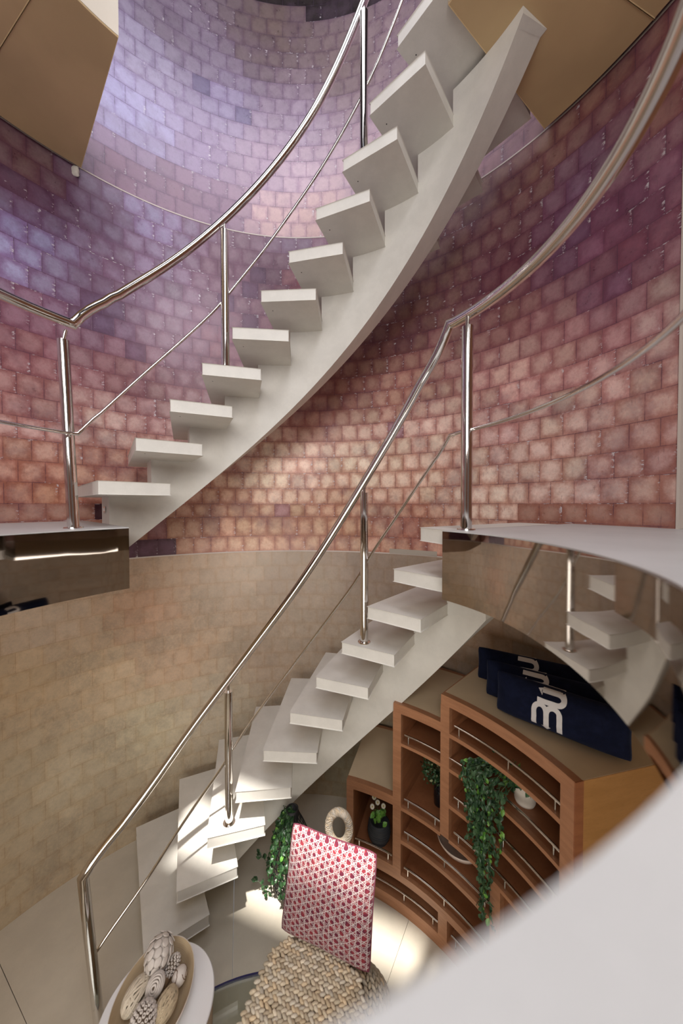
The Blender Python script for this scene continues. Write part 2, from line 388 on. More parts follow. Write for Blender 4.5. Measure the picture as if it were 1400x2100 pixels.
# ------------------------------------------------------------------ lower floor, glass inlay
bm = bmesh.new()
for a0_, a1_ in ((-60, 55), (55.1, 106.4), (106.5, 151.1), (151.2, 300)):
    sector(bm, 0.76, RW+0.02, a0_, a1_, FL-0.05, FL, None, (PX_, PY_-0.03))
finish('floor', bm, FLOOR, kind='structure')
bm = bmesh.new()
sector(bm, 0.76, 0.765, 0, 360, FL-0.34, FL-0.001, 90, (PX_, PY_-0.03), (PX_, PY_-0.03))
finish('trim_4', bm, plain('taupe_shaft_lining', (0.62, 0.54, 0.42, 1), 0.35), kind='structure')
bm = bmesh.new(); sector(bm, 0.001, 0.8, 0, 360, FL-0.36, FL-0.34, 60, (PX_, PY_-0.03), (PX_, PY_-0.03))
finish('floor_below', bm, plain('taupe_floor', (0.62, 0.55, 0.43, 1), 0.5), kind='structure')
gm = NT('clear_glass'); tr_ = gm.n('ShaderNodeBsdfTransparent'); tr_.inputs[0].default_value = (0.90, 0.93, 0.94, 1); gl_ = gm.n('ShaderNodeBsdfGlossy'); gl_.inputs['Roughness'].default_value = 0.02
mxs = gm.n('ShaderNodeMixShader'); mxs.inputs[0].default_value = 0.10; gm.l(tr_.outputs[0], mxs.inputs[1]); gm.l(gl_.outputs[0], mxs.inputs[2]); gm.l(mxs.outputs[0], gm.t.nodes['Material Output'].inputs['Surface'])
bm = bmesh.new(); lathe(bm, [(0.001, -0.012), (0.752, -0.012), (0.752, 0.0), (0.001, 0.0)], W(PX_, PY_-0.03, FL), 96)
finish('floor_glass', bm, gm.m, kind='structure')
bm = bmesh.new(); sector(bm, 0.755, 0.7590, 0, 360, FL-0.014, FL+0.0012, 120, (PX_, PY_-0.03), (PX_, PY_-0.03))
finish('trim_5', bm, plain('dark_blue_seal', (0.03, 0.025, 0.12, 1), 0.3), kind='structure')

# ------------------------------------------------------------------ middle landing with mirror fascia
EDGE = [(-224,.800),(-216,.782),(-205,.776),(-190,.785),(-165,.80),(-140,.825),(-110,.852),(-60,.852),(-36,.838),(-20,.818),(-8,.805),(2,.799),(14,.795),(29.8,.775)]
def edge(off=0.0): return lambda a: sum(lerp_tab(EDGE, max(-224, min(29.8, a+d))) for d in (-6, -3, 0, 3, 6))/5+off
bm = bmesh.new(); sector(bm, edge(), RW-0.002, 29.8, -223.8, Z0-0.02, Z0, 200)
sector(bm, 1.5, 3.1, -223.8, 15.5, Z0-0.022, Z0-0.001, 120)
finish('floor_landing', bm, LANDING, kind='structure')
bm = bmesh.new(); sector(bm, edge(-0.0012), edge(-0.0002), 29.8, -223.8, -0.345, Z0-0.004, 200)
sector(bm, edge(0.004), 1.60, 29.85, 29.5, -0.345, Z0-0.021, 1); sector(bm, edge(0.004), 1.60, -223.85, -223.5, -0.345, Z0-0.021, 1)
finish('trim_6', bm, MIRROR, kind='structure', angle=40)
bm = bmesh.new(); sector(bm, edge(0.004), RW-0.03, 29.4, -223.4, -0.345, -0.335, 160)
finish('ceiling_lower', bm, TAN, kind='structure')
# ------------------------------------------------------------------ upper deck: soffit panels, fascia, slab
ZS = 1.925
def soffit(name, a0, a1, seams, rin):
    cuts = [a0]+seams+[a1]; bm = bmesh.new()
    for p, q in zip(cuts, cuts[1:]):
        sg = 1 if q > p else -1
        sector(bm, rin, 1.632, p+sg*0.06, q-sg*0.06, ZS, ZS+0.02)
    bevel(bm, 0.002, 1, 60); finish(name, bm, TAN, kind='structure')
    bm = bmesh.new(); sector(bm, rin+0.006, 1.626, a0, a1, ZS+0.02, ZS+0.03)
    finish(name+'_gap', bm, BLACK, kind='structure')
soffit('ceiling_left', 136.3, 225, [151.4, 170, 190], 0.848)
soffit('ceiling_right', 34.6, -40, [19.0, 0, -20], 0.87)
for nm, a0_, a1_, r_ in (('left', 136.3, 225, 0.848), ('right', 34.4, -40, 0.87)):
    bm = bmesh.new(); sector(bm, r_-0.002, r_+0.012, a0_, a1_, ZS+0.006, 2.19, 50)
    sector(bm, r_+0.012, 1.63, a0_, a0_+(0.5 if nm == 'left' else -0.5), ZS+0.006, 2.17, 1)
    finish('trim_upper_'+nm, bm, CREAM, kind='structure', angle=40)
    bm = bmesh.new(); sector(bm, r_+0.012, RW+0.004, a0_+(0.5 if nm == 'left' else -0.5), a1_, 2.13, 2.19)
    finish('floor_upper_'+nm, bm, LANDING, kind='structure')
# unseen roof added to mask the sun, slot shaped to the sun patches, and plain rear walls of the room behind
SUN_MASK = plain('dark_sun_mask', (0.10, 0.085, 0.08, 1), 0.6)
SUN_SLOT = [(-0.98, -0.86), (0.40, -1.34), (0.40, -1.17), (-0.98, -0.58)]
bm = bmesh.new()
prism(bm, [(-2.9, -1.6), (2.6, -1.6), SUN_SLOT[1], SUN_SLOT[0]], ZT, ZT+0.03); prism(bm, [SUN_SLOT[3], SUN_SLOT[2], (2.6, 3.0), (-2.9, 3.0)], ZT, ZT+0.03)
prism(bm, [(-2.9, -1.6), SUN_SLOT[0], SUN_SLOT[3], (-2.9, 3.0)], ZT, ZT+0.03); prism(bm, [(2.6, -1.6), (2.6, 3.0), SUN_SLOT[2], SUN_SLOT[1]], ZT, ZT+0.03)
finish('ceiling_sun_mask', bm, SUN_MASK, kind='structure')
REAR = plain('pale_rear_wall', (0.42, 0.36, 0.32, 1), 0.6)
bm = bmesh.new(); box(bm, -2.9, 2.6, -1.65, -1.6, Z0+EYE, ZT+EYE); finish('wall_rear', bm, REAR, kind='structure')
bm = bmesh.new(); box(bm, -1.0, 0.55, -1.6, -1.58, Z0+EYE, 1.9+EYE); finish('wall_rear_panel', bm, PANELW, kind='structure')
bm = bmesh.new(); box(bm, -2.95, -2.9, -1.6, 0.2, Z0+EYE, ZT+EYE); finish('wall_left_return', bm, REAR, kind='structure')
bm = bmesh.new(); box(bm, 2.3, 2.35, -1.6, 1.2, Z0+EYE, ZT+EYE); finish('wall_right_return', bm, REAR, kind='structure')
bm = bmesh.new(); sector(bm, RW, RW+.06, -150, -5, FL-.02, -0.34, 60); finish('wall_rear_lower', bm, plain('beige_rear_lower', (0.40, 0.33, 0.25, 1), 0.5), kind='structure')

# ------------------------------------------------------------------ staircases
def A_low(k): return 40.986+(12-k)*9.1707
def A_up(k): return 152.133-k*9.3432
def tread_bm(a, z, b_extra=None):
    bm = bmesh.new()
    pts = [P(.8355, a, 0), P(1.54, a-4.2, 0), P(1.54, a-13.9, 0), P(.8344, a-18.6, 0)]
    if b_extra: pts = [P(.8355, a, 0), P(1.54, a-4.2, 0), P(1.54, b_extra, 0), P(.80, b_extra, 0)]
    prism(bm, [(p.x, p.y) for p in pts], z-T, z); bevel(bm, 0.0035, 2)
    return bm
UIN = smooth_tab([(132.1,-.252),(124.7,-.074),(113.6,.137),(103,.323),(88.8,.574),(74.2,.827),(59.8,1.099),(51.6,1.31),(44.2,1.49),(39.3,1.615),(35.8,1.684),(26.1,1.903)])
UOUT = smooth_tab([(87.1,.622),(76,.817),(62.4,1.109),(57.2,1.251),(48.7,1.479),(38.9,1.677),(32.3,1.801),(27,1.92),(124.7,-.06),(132.1,-.24)])
LIN = smooth_tab([(32.4,-.481),(41.6,-.691),(52.4,-.969),(65.3,-1.262),(74.2,-1.459),(89.1,-1.74),(97,-1.92)])
def stringer_bm(A, ks, zk, fin, fout, zmin, zmax, a_end, a_begin=None):
    bm = bmesh.new(); st = []
    for n, k in enumerate(ks):
        a = A(k)-6.6; b = (A(ks[n+1])-6.6) if n+1 < len(ks) else a_end
        if n == 0 and a_begin: a = a_begin
        m = max(2, int(abs(a-b)/1.2))
        for i in range(m+1):
            x = a+(b-a)*i/m; top = min(zk(k)-T+0.001, zmax)
            st.append((x, top, min(max(fin(x), zmin), top-0.001), min(max(fout(x), zmin), top-0.001)))
    prev = None
    for x, top, bi, bo in st:
        cur = [bm.verts.new(P(1.12, x, bi)), bm.verts.new(P(1.265, x, bo)), bm.verts.new(P(1.265, x, top)), bm.verts.new(P(1.12, x, top))]
        if prev:
            if abs(prev[1]-x) < 1e-6:
                quad(bm, prev[0][3], prev[0][2], cur[2], cur[3])
            else:
                for k in range(4): quad(bm, prev[0][k], prev[0][(k+1) % 4], cur[(k+1) % 4], cur[k])
        else: bm.faces.new(cur)
        prev = (cur, x)
    bm.faces.new(prev[0][::-1])
    return bm
zl = lambda k: Z0-(12-k)*H
zu = lambda k: Z0+k*H
fl_l = thing('staircase', P(1.2, 126, FL), 'lower flight of pale limestone stairs rising from the bottom floor to the mirror-edged landing', 'stairs')
finish('stringer', stringer_bm(A_low, list(range(2, 13)), zl, LIN, lambda a: LIN(a)+0.03, FL, Z0-T, 33.5), STONE, fl_l, angle=30)
for k in range(2, 13):
    finish('tread', tread_bm(A_low(k), zl(k), 30.2 if k == 12 else None), STONE, fl_l)
fl_u = thing('staircase', P(1.2, 134, Z0), 'upper flight of pale limestone stairs climbing from the left landing to the tan ceiling', 'stairs')
so = finish('stringer', stringer_bm(A_up, list(range(1, 13)), zu, UIN, UOUT, -0.33, ZS-0.0005, 26.2, 136.2), STONE, fl_u, angle=30)
for k in range(1, 12):
    td = finish('tread', tread_bm(A_up(k), zu(k)), STONE, fl_u)
    c = P(.905, A_up(k)-3.2, zu(k)-T); bm = bmesh.new(); tube(bm, [c+Vector((0, 0, .003)), c-Vector((0, 0, .0006))], .0028, 10); finish('plug', bm, BLACK, td)
# small steel light switch on the first riser of the upper flight
bm = bmesh.new(); c = P(1.19, 136.32, -0.022); er = (P(1.2, 136.3, 0)-P(1.1, 136.3, 0)).normalized(); et = Vector((-er.y, er.x, 0))
Mx = frame(er, Vector((0, 0, 1)), et, c); box(bm, -.016, .016, -.016, .016, -.001, .004, Mx); bevel(bm, .0035, 2, 60)
sl = finish('light_switch', bm, STEEL, fl_u)
bm = bmesh.new(); box(bm, -.008, .008, -.008, .008, .004, .0055, Mx); finish('lens', bm, plain('pale_switch_button', (.8, .8, .8, 1), .3), sl)  # pale button of the switch, not a lamp

# ------------------------------------------------------------------ railings
RR = 0.88; RH = 0.018; RB = 0.0065
HL = [(146.6,-1.499),(131.2,-1.314),(119.5,-1.10),(107.2,-.877),(96.8,-.67),(86.4,-.459),(74.3,-.18),(62.2,.108),(52.8,.315),(43.5,.511),(34.0,.709)]
ML = [(144.4,-1.86),(131.5,-1.713),(108.4,-1.301),(105.8,-1.222),(86.5,-.825),(63,-.335),(60.2,-.242),(46.6,.039),(33.8,.274)]
HU = [(146.9,.703),(135.8,.906),(123.2,1.115),(107.7,1.398),(92.3,1.684),(77.9,1.96),(69.7,2.149),(62.4,2.346),(52,2.6),(40,2.85)]
MU = [(146.2,.28),(129.9,.596),(108.6,.99),(106.7,1.043),(86,1.479),(62.4,1.935),(59.9,1.979),(49.6,2.198),(40, 2.4)]
def arc(tab, r, a_from, a_to, n, fair=None):
    f = fair or (lambda a: lerp_tab(tab, a))
    return [P(r, a_from+(a_to-a_from)*i/n, f(a_from+(a_to-a_from)*i/n)) for i in range(n+1)]
fHL = lambda a: lerp_tab(HL, a)
def fairtab(tab, wdw=9):
    def f(a):
        s = 0; q = 0
        for i in range(-4, 5):
            x = a+i*wdw/4; wt = 5-abs(i)
            if x > tab0[1] or x < tab0[0]: continue
            s += wt*lerp_tab(tab, x); q += wt
        return s/q
    tab0 = (min(t[0] for t in tab), max(t[0] for t in tab))
    def g(a):
        edge = min(a-tab0[0], tab0[1]-a)
        k = max(0, min(1, edge/9)); return lerp_tab(tab, a)*(1-k)+f(a)*k
    return g
def post(parent, base, top, stem_top, r=0.0195, flange=True):
    bm = bmesh.new(); tube(bm, [base, top], r, 24); p = finish('post', bm, STEEL, parent, angle=40)
    bm = bmesh.new(); tube(bm, [top-Vector((0, 0, .004)), stem_top], r*0.36, 14); finish('pin', bm, STEEL, p, angle=40)
    if flange:
        bm = bmesh.new(); lathe(bm, [(r*1.0, .0055), (r*1.55, .0045), (r*1.62, 0)][::-1], base, 28); fl = finish('flange', bm, STEEL, p, angle=40)
        bm = bmesh.new()
        bm.free()
        for q in range(3):
            bm = bmesh.new()
            an = 0.6+q*2.09; ellipsoid(bm, frame((1,0,0),(0,1,0),(0,0,1), base+Vector((math.cos(an)*r*1.32, math.sin(an)*r*1.32, .005)), (.0032,.0032,.0012)), 8, 4)
            finish('screw', bm, STEEL, p, smooth=True)
    return p
# lower flight + right landing
rl = thing('handrail', P(RR, 146.6, FL), 'polished steel railing following the lower flight then the right landing edge', 'railing')
newel_b = W(-0.988, 1.350, FL)
pts = [newel_b]+arc(HL, RR, 146.6, 34.0, 60, fairtab(HL))+arc(None, RR, 32.5, -46, 60, lambda a: .705)
bm = bmesh.new(); tube(bm, [newel_b, pts[1]]+pts[2:], RH*1.08, 24); finish('top_rail', bm, STEEL, rl, angle=50)
fML = fairtab(ML, 5)
bm = bmesh.new(); tube(bm, arc(ML, RR, 145.3, 33.8, 60, fML)+arc(None, RR, 31, -46, 50, lambda a: .278), RB, 12); finish('mid_rail', bm, STEEL, rl, angle=50)
bm = bmesh.new(); lathe(bm, [(.032, 0), (.031, .005), (.02, .006)], newel_b, 28); finish('newel_flange', bm, STEEL, rl, angle=40)
for a, zb, tilt in ((107.5, zl(4), 0), (61.9, zl(9), 0)):
    b = P(RR, a, zb); t_ = P(RR, a, fHL(a)-.055); post(rl, b, t_, P(RR, a, fHL(a)-.01))
post(rl, W(.463, 1.262, Z0), W(.463, 1.262, .655), W(.463, 1.262, .700), 0.0205)
for a in (-46,): post(rl, P(RR+.01, a, Z0), P(RR+.01, a, .655), P(RR+.005, a, .700), 0.0205)
# upper flight + left landing
ru = thing('handrail', P(RR, 147, Z0), 'polished steel railing climbing the upper flight from the left landing', 'railing')
bm = bmesh.new(); tube(bm, arc(None, RR, 215, 148.2, 36, lambda a: .703)+arc(HU, RR, 146.9, 44, 60, fairtab(HU)), RH, 24); finish('top_rail', bm, STEEL, ru, angle=50)
bm = bmesh.new(); tube(bm, arc(None, RR, 215, 148, 36, lambda a: .278)+arc(MU, RR, 146.2, 44, 60, fairtab(MU, 5)), RB, 12); finish('mid_rail', bm, STEEL, ru, angle=50)
post(ru, W(-1.068, 1.354, Z0), W(-1.098, 1.354, .650), W(-1.085, 1.352, .69), 0.0205)
for a, k in ((107.7, 4), (62.2, 9)):
    z = lerp_tab(HU, a); post(ru, P(RR, a, zu(k)), P(RR, a, z-.055), P(RR, a, z-.01))

# ------------------------------------------------------------------ curved shelf cabinet
cab = thing('shelf_cabinet', P(1.35, 43, FL), 'curved stepped cherry wood shelf cabinet with tan leather tops', 'cabinet')
RF, RBK = 1.10, 1.63
UN = ((72.3, 58.1, -1.558), (58.1, 44.4, -1.05), (44.4, 13.0, -0.911))
ZB = -2.155
# back and plinth
bm = bmesh.new(); 
for a0_, a1_, zt in UN: sector(bm, RBK-0.02, RBK, a0_, a1_, ZB, zt-0.01)
finish('back_panel', bm, CHERRY_IN, cab, angle=40)
bm = bmesh.new(); sector(bm, RF+0.0, RBK-.02, 72.3, 13.0, ZB-0.015, ZB+.047, 40); finish('plinth', bm, CHERRY, cab, angle=40)
# shelves: front lip wood in one material, each its own board
def shelf(a0, a1, zt, zb):
    bm = bmesh.new(); sector(bm, RF+.0008, RBK-.02, a0, a1, zb, zt); finish('shelf', bm, CHERRY_IN, cab, angle=40)
    bm = bmesh.new(); sector(bm, RF, RF+.02, a0, a1, zb-.0005, zt+.0005); finish('shelf_lip', bm, CHERRY, cab, angle=40)
def upright(a0, a1, zt, zb, mat=CHERRY):
    bm = bmesh.new(); sector(bm, RF-.0006, RF+.025, a0, a1, zb, zt, 2); finish('stile', bm, mat, cab)
    bm = bmesh.new(); sector(bm, RF+.026, RBK-.021, a0-.05, a1+.05, zb+.001, zt-.001, 2); finish('divider', bm, CHERRY_IN, cab)
upright(72.3, 70.2, -1.605, ZB); upright(58.2, 55.8, -1.097, -2.0+.02); upright(44.5, 42.1, -.958, -1.60)
upright(31.2, 28.7, -1.60, -1.98); upright(44.9, 42.4, -1.98, ZB); upright(15.7, 13.0, -.958, ZB)
for a0_, a1_, zt, zb in ((42.1, 15.7, -1.085, -1.103), (55.8, 42.1, -1.05-.047+.0, -1.0971), (55.8, 15.7, -1.253, -1.268), (55.8, 44.5, -1.595, -1.612), (42.1, 15.7, -1.427, -1.445), (42.1, 15.7, -1.595, -1.612), (55.8, 31.2, -1.771, -1.791), (58.2, 31.2, -1.963, -1.999), (70.2, 58.2, -1.938, -1.999), (31.2, 15.7, -1.963, -1.999)):
    if zt-zb > .005: shelf(a0_, a1_, zt, zb)
# top boards: leather field with cherry edging
for (a0_, a1_, zt), th in zip(UN, (.047, .047, .047)):
    bm = bmesh.new(); sector(bm, RF-.0004, RF+.032, a0_, a1_, zt-th, zt); finish('top_edging', bm, CHERRY, cab, angle=40)
    bm = bmesh.new(); sector(bm, RF+.032, RBK-.025, a0_, a1_-(0.0), zt-.03, zt-.0012); t_ = finish('top_panel', bm, TANTOP, cab, angle=40)
    bm = bmesh.new(); sector(bm, RBK-.025, RBK+.0, a0_, a1_, zt-.03, zt+.0); finish('rear_edging', bm, CHERRY, cab, angle=40)
# side walls of the steps
bm = bmesh.new(); sector(bm, RF+.03, RBK, 58.1, 57.9, -1.56, -1.05, 1); sector(bm, RF+.03, RBK, 44.4, 44.2, -1.05, -.911, 1); finish('step_side', bm, CHERRY, cab)
bm = bmesh.new(); sector(bm, RF+.0245, RBK, 13.0, 12.9, ZB, -.913, 1); finish('side_panel', bm, ORANGE, cab)
bm = bmesh.new(); sector(bm, RF+.0005, RF+.034, 13.0, 12.8, ZB, -.9115, 1); finish('corner_trim', bm, wood('dark_cherry_edge', (.24, .085, .035, 1), (.30, .11, .045, 1)), cab)
# gallery bars
for a0_, a1_, zf, pegs in ((41.0, 15.9, -1.085, (39.8, 27.5, 17.2)), (55.0, 16.1, -1.253, (53.9, 43, 30, 17.4)), (55.0, 44.8, -1.595, (53.9, 46.2)), (41.0, 16.1, -1.427, (39.9, 28.5, 17.4)), (41.0, 16.1, -1.595, (39.8, 28, 17.4)), (55.0, 31.5, -1.771, (53.9, 43.5, 32.8)), (55.0, 31.5, -1.963, (53.9, 43.5, 32.8)), (69.8, 58.6, -1.938, (68.6, 59.8)), (69.8, 45.2, ZB+.047, (68.6, 55, 46.6)), (41.5, 16.1, ZB+.047, (40.3, 28, 17.5)), (28.2, 16.1, -1.963, (27, 17.4))):
    n = max(4, int((a0_-a1_)/1.5))
    bm = bmesh.new(); tube(bm, [P(RF+.012, a0_+(a1_-a0_)*i/n, zf+.044) for i in range(n+1)], .0052, 10); g_ = finish('gallery_bar', bm, STEEL, cab, angle=50)
    for a in pegs:
        bm = bmesh.new(); tube(bm, [P(RF+.012, a, zf), P(RF+.012, a, zf+.042)], .0042, 10); finish('peg', bm, STEEL, g_, angle=50)

# ------------------------------------------------------------------ cushions
def pillow_surface(c, ex, ey, n, lx, ly, th, seed, sag=0.0):
    def f(u, v, side):
        px = lx*u*(1-.03*(1-v*v))*(1-.035*(abs(u*v))**6); py = ly*v*(1-.05*(1-u*u))*(1-.06*(abs(u*v))**6)
        q = max(0, (1-abs(u)**3.2))**.55*max(0, (1-abs(v)**2.6))**.6
        wr = noise.noise(Vector((u*2.3+seed, v*2.3, seed)))*.16+noise.noise(Vector((u*6+seed, v*6, seed+3)))*.05
        p = c+ex*px+ey*py+n*(side*th*q*(1+wr))
        return p - Vector((0, 0, sag*(1-u*u)*(v+1)/2*.5))
    return f
def pillow_bm(f, nu=44, nv=28):
    bm = bmesh.new(); uvl = bm.loops.layers.uv.new('cloth'); G = {}
    for side in (1, -1):
        for i in range(nu+1):
            for j in range(nv+1):
                u = -1+2*i/nu; v = -1+2*j/nv; u = math.sin(u*PI/2)*.35+u*.65; v = math.sin(v*PI/2)*.35+v*.65
                edge_ = i in (0, nu) or j in (0, nv)
                key = (i, j, 0 if edge_ else side)
                if key not in G: G[key] = (bm.verts.new(f(u, v, side)), (u, v))
        for i in range(nu):
            for j in range(nv):
                ks = [(i, j), (i+1, j), (i+1, j+1), (i, j+1)]
                vs = [G[(a, b, 0 if (a in (0, nu) or b in (0, nv)) else side)] for a, b in ks]
                if side < 0: vs = vs[::-1]
                fc = bm.faces.new([v_[0] for v_ in vs])
                for lp, v_ in zip(fc.loops, vs): lp[uvl].uv = v_[1]
    return bm
def velvet(name, c):
    m = NT(name); g = m.geo(); a = m.noise(30, 5, 0.7, g)
    col = m.mix(m.sm(a, .35, .7), c, tuple(x*1.5 for x in c[:3])+(1,)); m.bump(m.noise(400, 3, .7, g), .5, .001)
    m.b.inputs['Sheen Weight'].default_value = .15; m.b.inputs['Sheen Tint'].default_value = (.25, .3, .5, 1); m.b.inputs['Sheen Roughness'].default_value = .4
    return m.done(col, .9, 0, .1)
NAVY = velvet('navy_velvet', (0.005, 0.007, 0.020, 1))
PRINT = plain('white_print', (0.62, 0.60, 0.60, 1), .6)
def ribbon(bm, f, pts, wd, side=1, lift=.0018, aspect=1.0):
    dense = []
    for (x0, y0), (x1, y1) in zip(pts, pts[1:]):
        m = max(1, int(math.hypot(x1-x0, y1-y0)/.02))
        dense += [(x0+(x1-x0)*i/m, y0+(y1-y0)*i/m) for i in range(m)]
    dense.append(pts[-1]); prev = None
    for i, (x, y) in enumerate(dense):
        a = dense[max(0, i-1)]; b = dense[min(len(dense)-1, i+1)]; dx, dy = (b[0]-a[0]), (b[1]-a[1])*aspect; l = math.hypot(dx, dy) or 1
        nx, ny = -dy/l*wd, dx/l*wd/aspect; cur = []
        for k in (-1, -.33, .33, 1):
            u, v = x+nx*k, y+ny*k
            vv = v; over = 0
            if v > .97: vv = .97-(v-.97)      # print wraps over the top seam to the back
            s_ = side if v <= .97 else -side
            p = f(u, vv, s_); e = (f(u+.01, vv, s_)-f(u-.01, vv, s_)).cross(f(u, min(vv+.01, .999), s_)-f(u, vv-.01, s_)).normalized()
            if e.dot(f(u, vv, s_)-f(u, vv, -s_)) < 0: e = -e
            cur.append(bm.verts.new(p+e*lift))
        if prev:
            for k in range(3): quad(bm, prev[k], prev[k+1], cur[k+1], cur[k])
        prev = cur
def arrow(bm, f, tip, d, sz, asp):
    # triangular arrow head
    dx, dy = d; pts = [(tip[0], tip[1])]; base = (tip[0]-dx*sz, tip[1]-dy*sz*asp)
    n_ = (-dy, dx)
    tri = [tip, (base[0]+n_[0]*sz*.9, base[1]+n_[1]*sz*.9*asp), (base[0]-n_[0]*sz*.9, base[1]-n_[1]*sz*.9*asp)]
    vs = []
    for u, v in tri:
        v = min(v, .96); p = f(u, v, 1); nn = (p-f(u, v, -1)).normalized(); vs.append(bm.verts.new(p+nn*.0028))
    bm.faces.new(vs)
def arcp(cx_, cy_, rx, ry, a0, a1, n=10): return [(cx_+rx*math.cos(a0+(a1-a0)*i/n), cy_+ry*math.sin(a0+(a1-a0)*i/n)) for i in range(n+1)]
def bolster(bl, br, up, hgt, th, seed, logo, label):
    bl, br = Vector(bl), Vector(br); ex = (br-bl).normalized(); lx = (br-bl).length/2
    ey = Vector(up); ey = (ey-ex*ey.dot(ex)).normalized(); n = ex.cross(ey)
    if n.y > 0: n = -n
    c = (bl+br)/2+ey*hgt/2; f = pillow_surface(c, ex, ey, n, lx, hgt/2, th, seed)
    t = thing('bolster_cushion', (bl+br)/2, label, 'cushion', 'navy cushions on the shelf cabinet')
    finish('cover', pillow_bm(f, 56, 26), NAVY, t, smooth=True)
    asp = lx/(hgt/2)
    bm = bmesh.new()
    for kind, args in logo:
        if kind == 'r': ribbon(bm, f, args, .040, 1, .0018, 1/asp)
        else: arrow(bm, f, args[0], args[1], .078, asp)
    o = finish('logo_print', bm, PRINT, t, smooth=True)
    return t
k_ = .20
def m_logo(cx_, cy_, w_, h_):
    x0, x1, x2 = cx_-w_, cx_, cx_+w_; top = cy_+h_*.35; bot = cy_-h_
    r_ = w_/2
    return [('r', [(x0, bot)]+[(x0, top)]+arcp((x0+x1)/2, top, r_, h_*.55, PI, 0)[1:]+[(x1, bot-.02)]), ('r', arcp((x1+x2)/2, top, r_, h_*.55, PI, 0)+[(x2, bot-.08)]), ('a', ((x1, bot-.16), (0, -1)))]
def u_logo(cx_, cy_, w_, h_, arr=True):
    out = [('r', [(cx_-w_, cy_-h_)]+arcp(cx_+w_*.45, cy_, w_*.5, h_, -PI/2, PI/2)+[(cx_-w_*.7, cy_+h_)])]
    if arr: out.append(('a', ((cx_-w_*1.05, cy_+h_), (-1, 0))))
    return out
def w_logo(cx_, cy_, w_, h_):
    return [('r', [(cx_-w_, cy_-h_)]+arcp(cx_+w_*.5, cy_-h_/2, w_*.45, h_/2, -PI/2, PI/2)+[(cx_-w_*.7, cy_)]), ('r', arcp(cx_+w_*.5, cy_+h_/2, w_*.45, h_/2, -PI/2, PI/2)+[(cx_-w_, cy_+h_)]), ('a', ((cx_-w_*1.05, cy_), (-1, 0)))]
ZC = -0.911+.004
bolster(W(.686, 1.495, ZC), W(1.022, 1.172, ZC), (.05, .03, 1), .178, .064, 1.3, m_logo(-.10, -.10, .19, .50)+u_logo(-.05, .72, .20, .20), 'navy velvet cushion in front, whole white logo showing, nearest the cabinet edge')
bolster(W(.690, 1.615, ZC), W(1.075, 1.335, ZC), (.05, .03, 1), .172, .052, 4.1, w_logo(-.12, .55, .20, .36), 'navy velvet cushion in the middle, three white logo prongs over its top')
bolster(W(.712, 1.770, ZC), W(1.125, 1.500, ZC), (.05, .03, 1), .168, .052, 7.7, u_logo(-.08, .66, .20, .26, False), 'navy velvet cushion at the back against the wall, mostly hidden, partial white logo')

# red patterned cushion on the woven chair
m = NT('red_lattice_cloth'); uv = m.n('ShaderNodeUVMap'); uv.uv_map = 'cloth'; sp = m.n('ShaderNodeSeparateXYZ'); m.l(uv.outputs[0], sp.inputs[0]); U_, V_ = sp.outputs[0], sp.outputs[1]
def fam(ax, ay, freq, wd, ph=0):
    s_ = m.math('ADD', m.math('MULTIPLY', U_, ax*freq), m.math('MULTIPLY', V_, ay*freq)); s_ = m.math('ADD', s_, ph)
    fr = m.math('ABSOLUTE', m.math('SUBTRACT', m.math('FRACT', s_), .5)); return m.sm(fr, wd*.8, wd*.3)
ls = [fam(1, .0, 9, .10), fam(.5, .866, 9, .08), fam(.5, -.866, 9, .10), fam(.5, .866, 9, .06, .22), fam(.866, .5, 5.2, .03), fam(-.866, .5, 5.2, .035), fam(0, 1, 10.4, .05)]
mx = ls[0]
for q in ls[1:]: mx = m.math('MAXIMUM', mx, q)
nz = m.noise(70, 3, .6, m.geo()); mx = m.math('MULTIPLY', mx, m.math('ADD', m.math('MULTIPLY', m.sm(nz, .30, .5), .5), .5))
redc = m.mix(m.sm(m.noise(45, 3, .6, m.geo()), .4, .6), (0.24, 0.030, 0.042, 1), (0.12, 0.016, 0.036, 1))
col = m.mix(mx, redc, (0.56, 0.50, 0.49, 1)); m.bump(mx, .2, .0008); m.b.inputs['Sheen Weight'].default_value = .1
LATT = m.done(col, .85, 0, .2)
BL, BR, TL, TR = W(-.2525, 1.395, -1.79), W(.1064, 1.2655, -1.79), W(-.211, 1.502, -1.423), W(.139, 1.361, -1.423)
cc = (BL+BR+TL+TR)/4; ex = ((BR-BL)+(TR-TL)).normalized(); ey = ((TL-BL)+(TR-BR)); ey = (ey-ex*ey.dot(ex)).normalized(); nn = ex.cross(ey); nn = -nn if nn.y > 0 else nn
pt = thing('square_cushion', (BL+BR)/2, 'red and white lattice-patterned square cushion leaning upright on the woven chair', 'cushion')
f = pillow_surface(cc, ex, ey, nn, .196, .196, .054, 2.2)
finish('cover', pillow_bm(f, 44, 44), LATT, pt, smooth=True)
edge_pts = [f(u, -1, 1) for u in [-1+.1*i for i in range(20)]]+[f(1, v, 1) for v in [-1+.1*i for i in range(20)]]+[f(-u, 1, 1) for u in [-1+.1*i for i in range(20)]]+[f(-1, -v, 1) for v in [-1+.1*i for i in range(20)]]
bm = bmesh.new(); tube(bm, edge_pts, .0028, 8, True); finish('piping', bm, plain('dark_red_piping', (.12, .02, .04, 1), .8), pt, smooth=True)

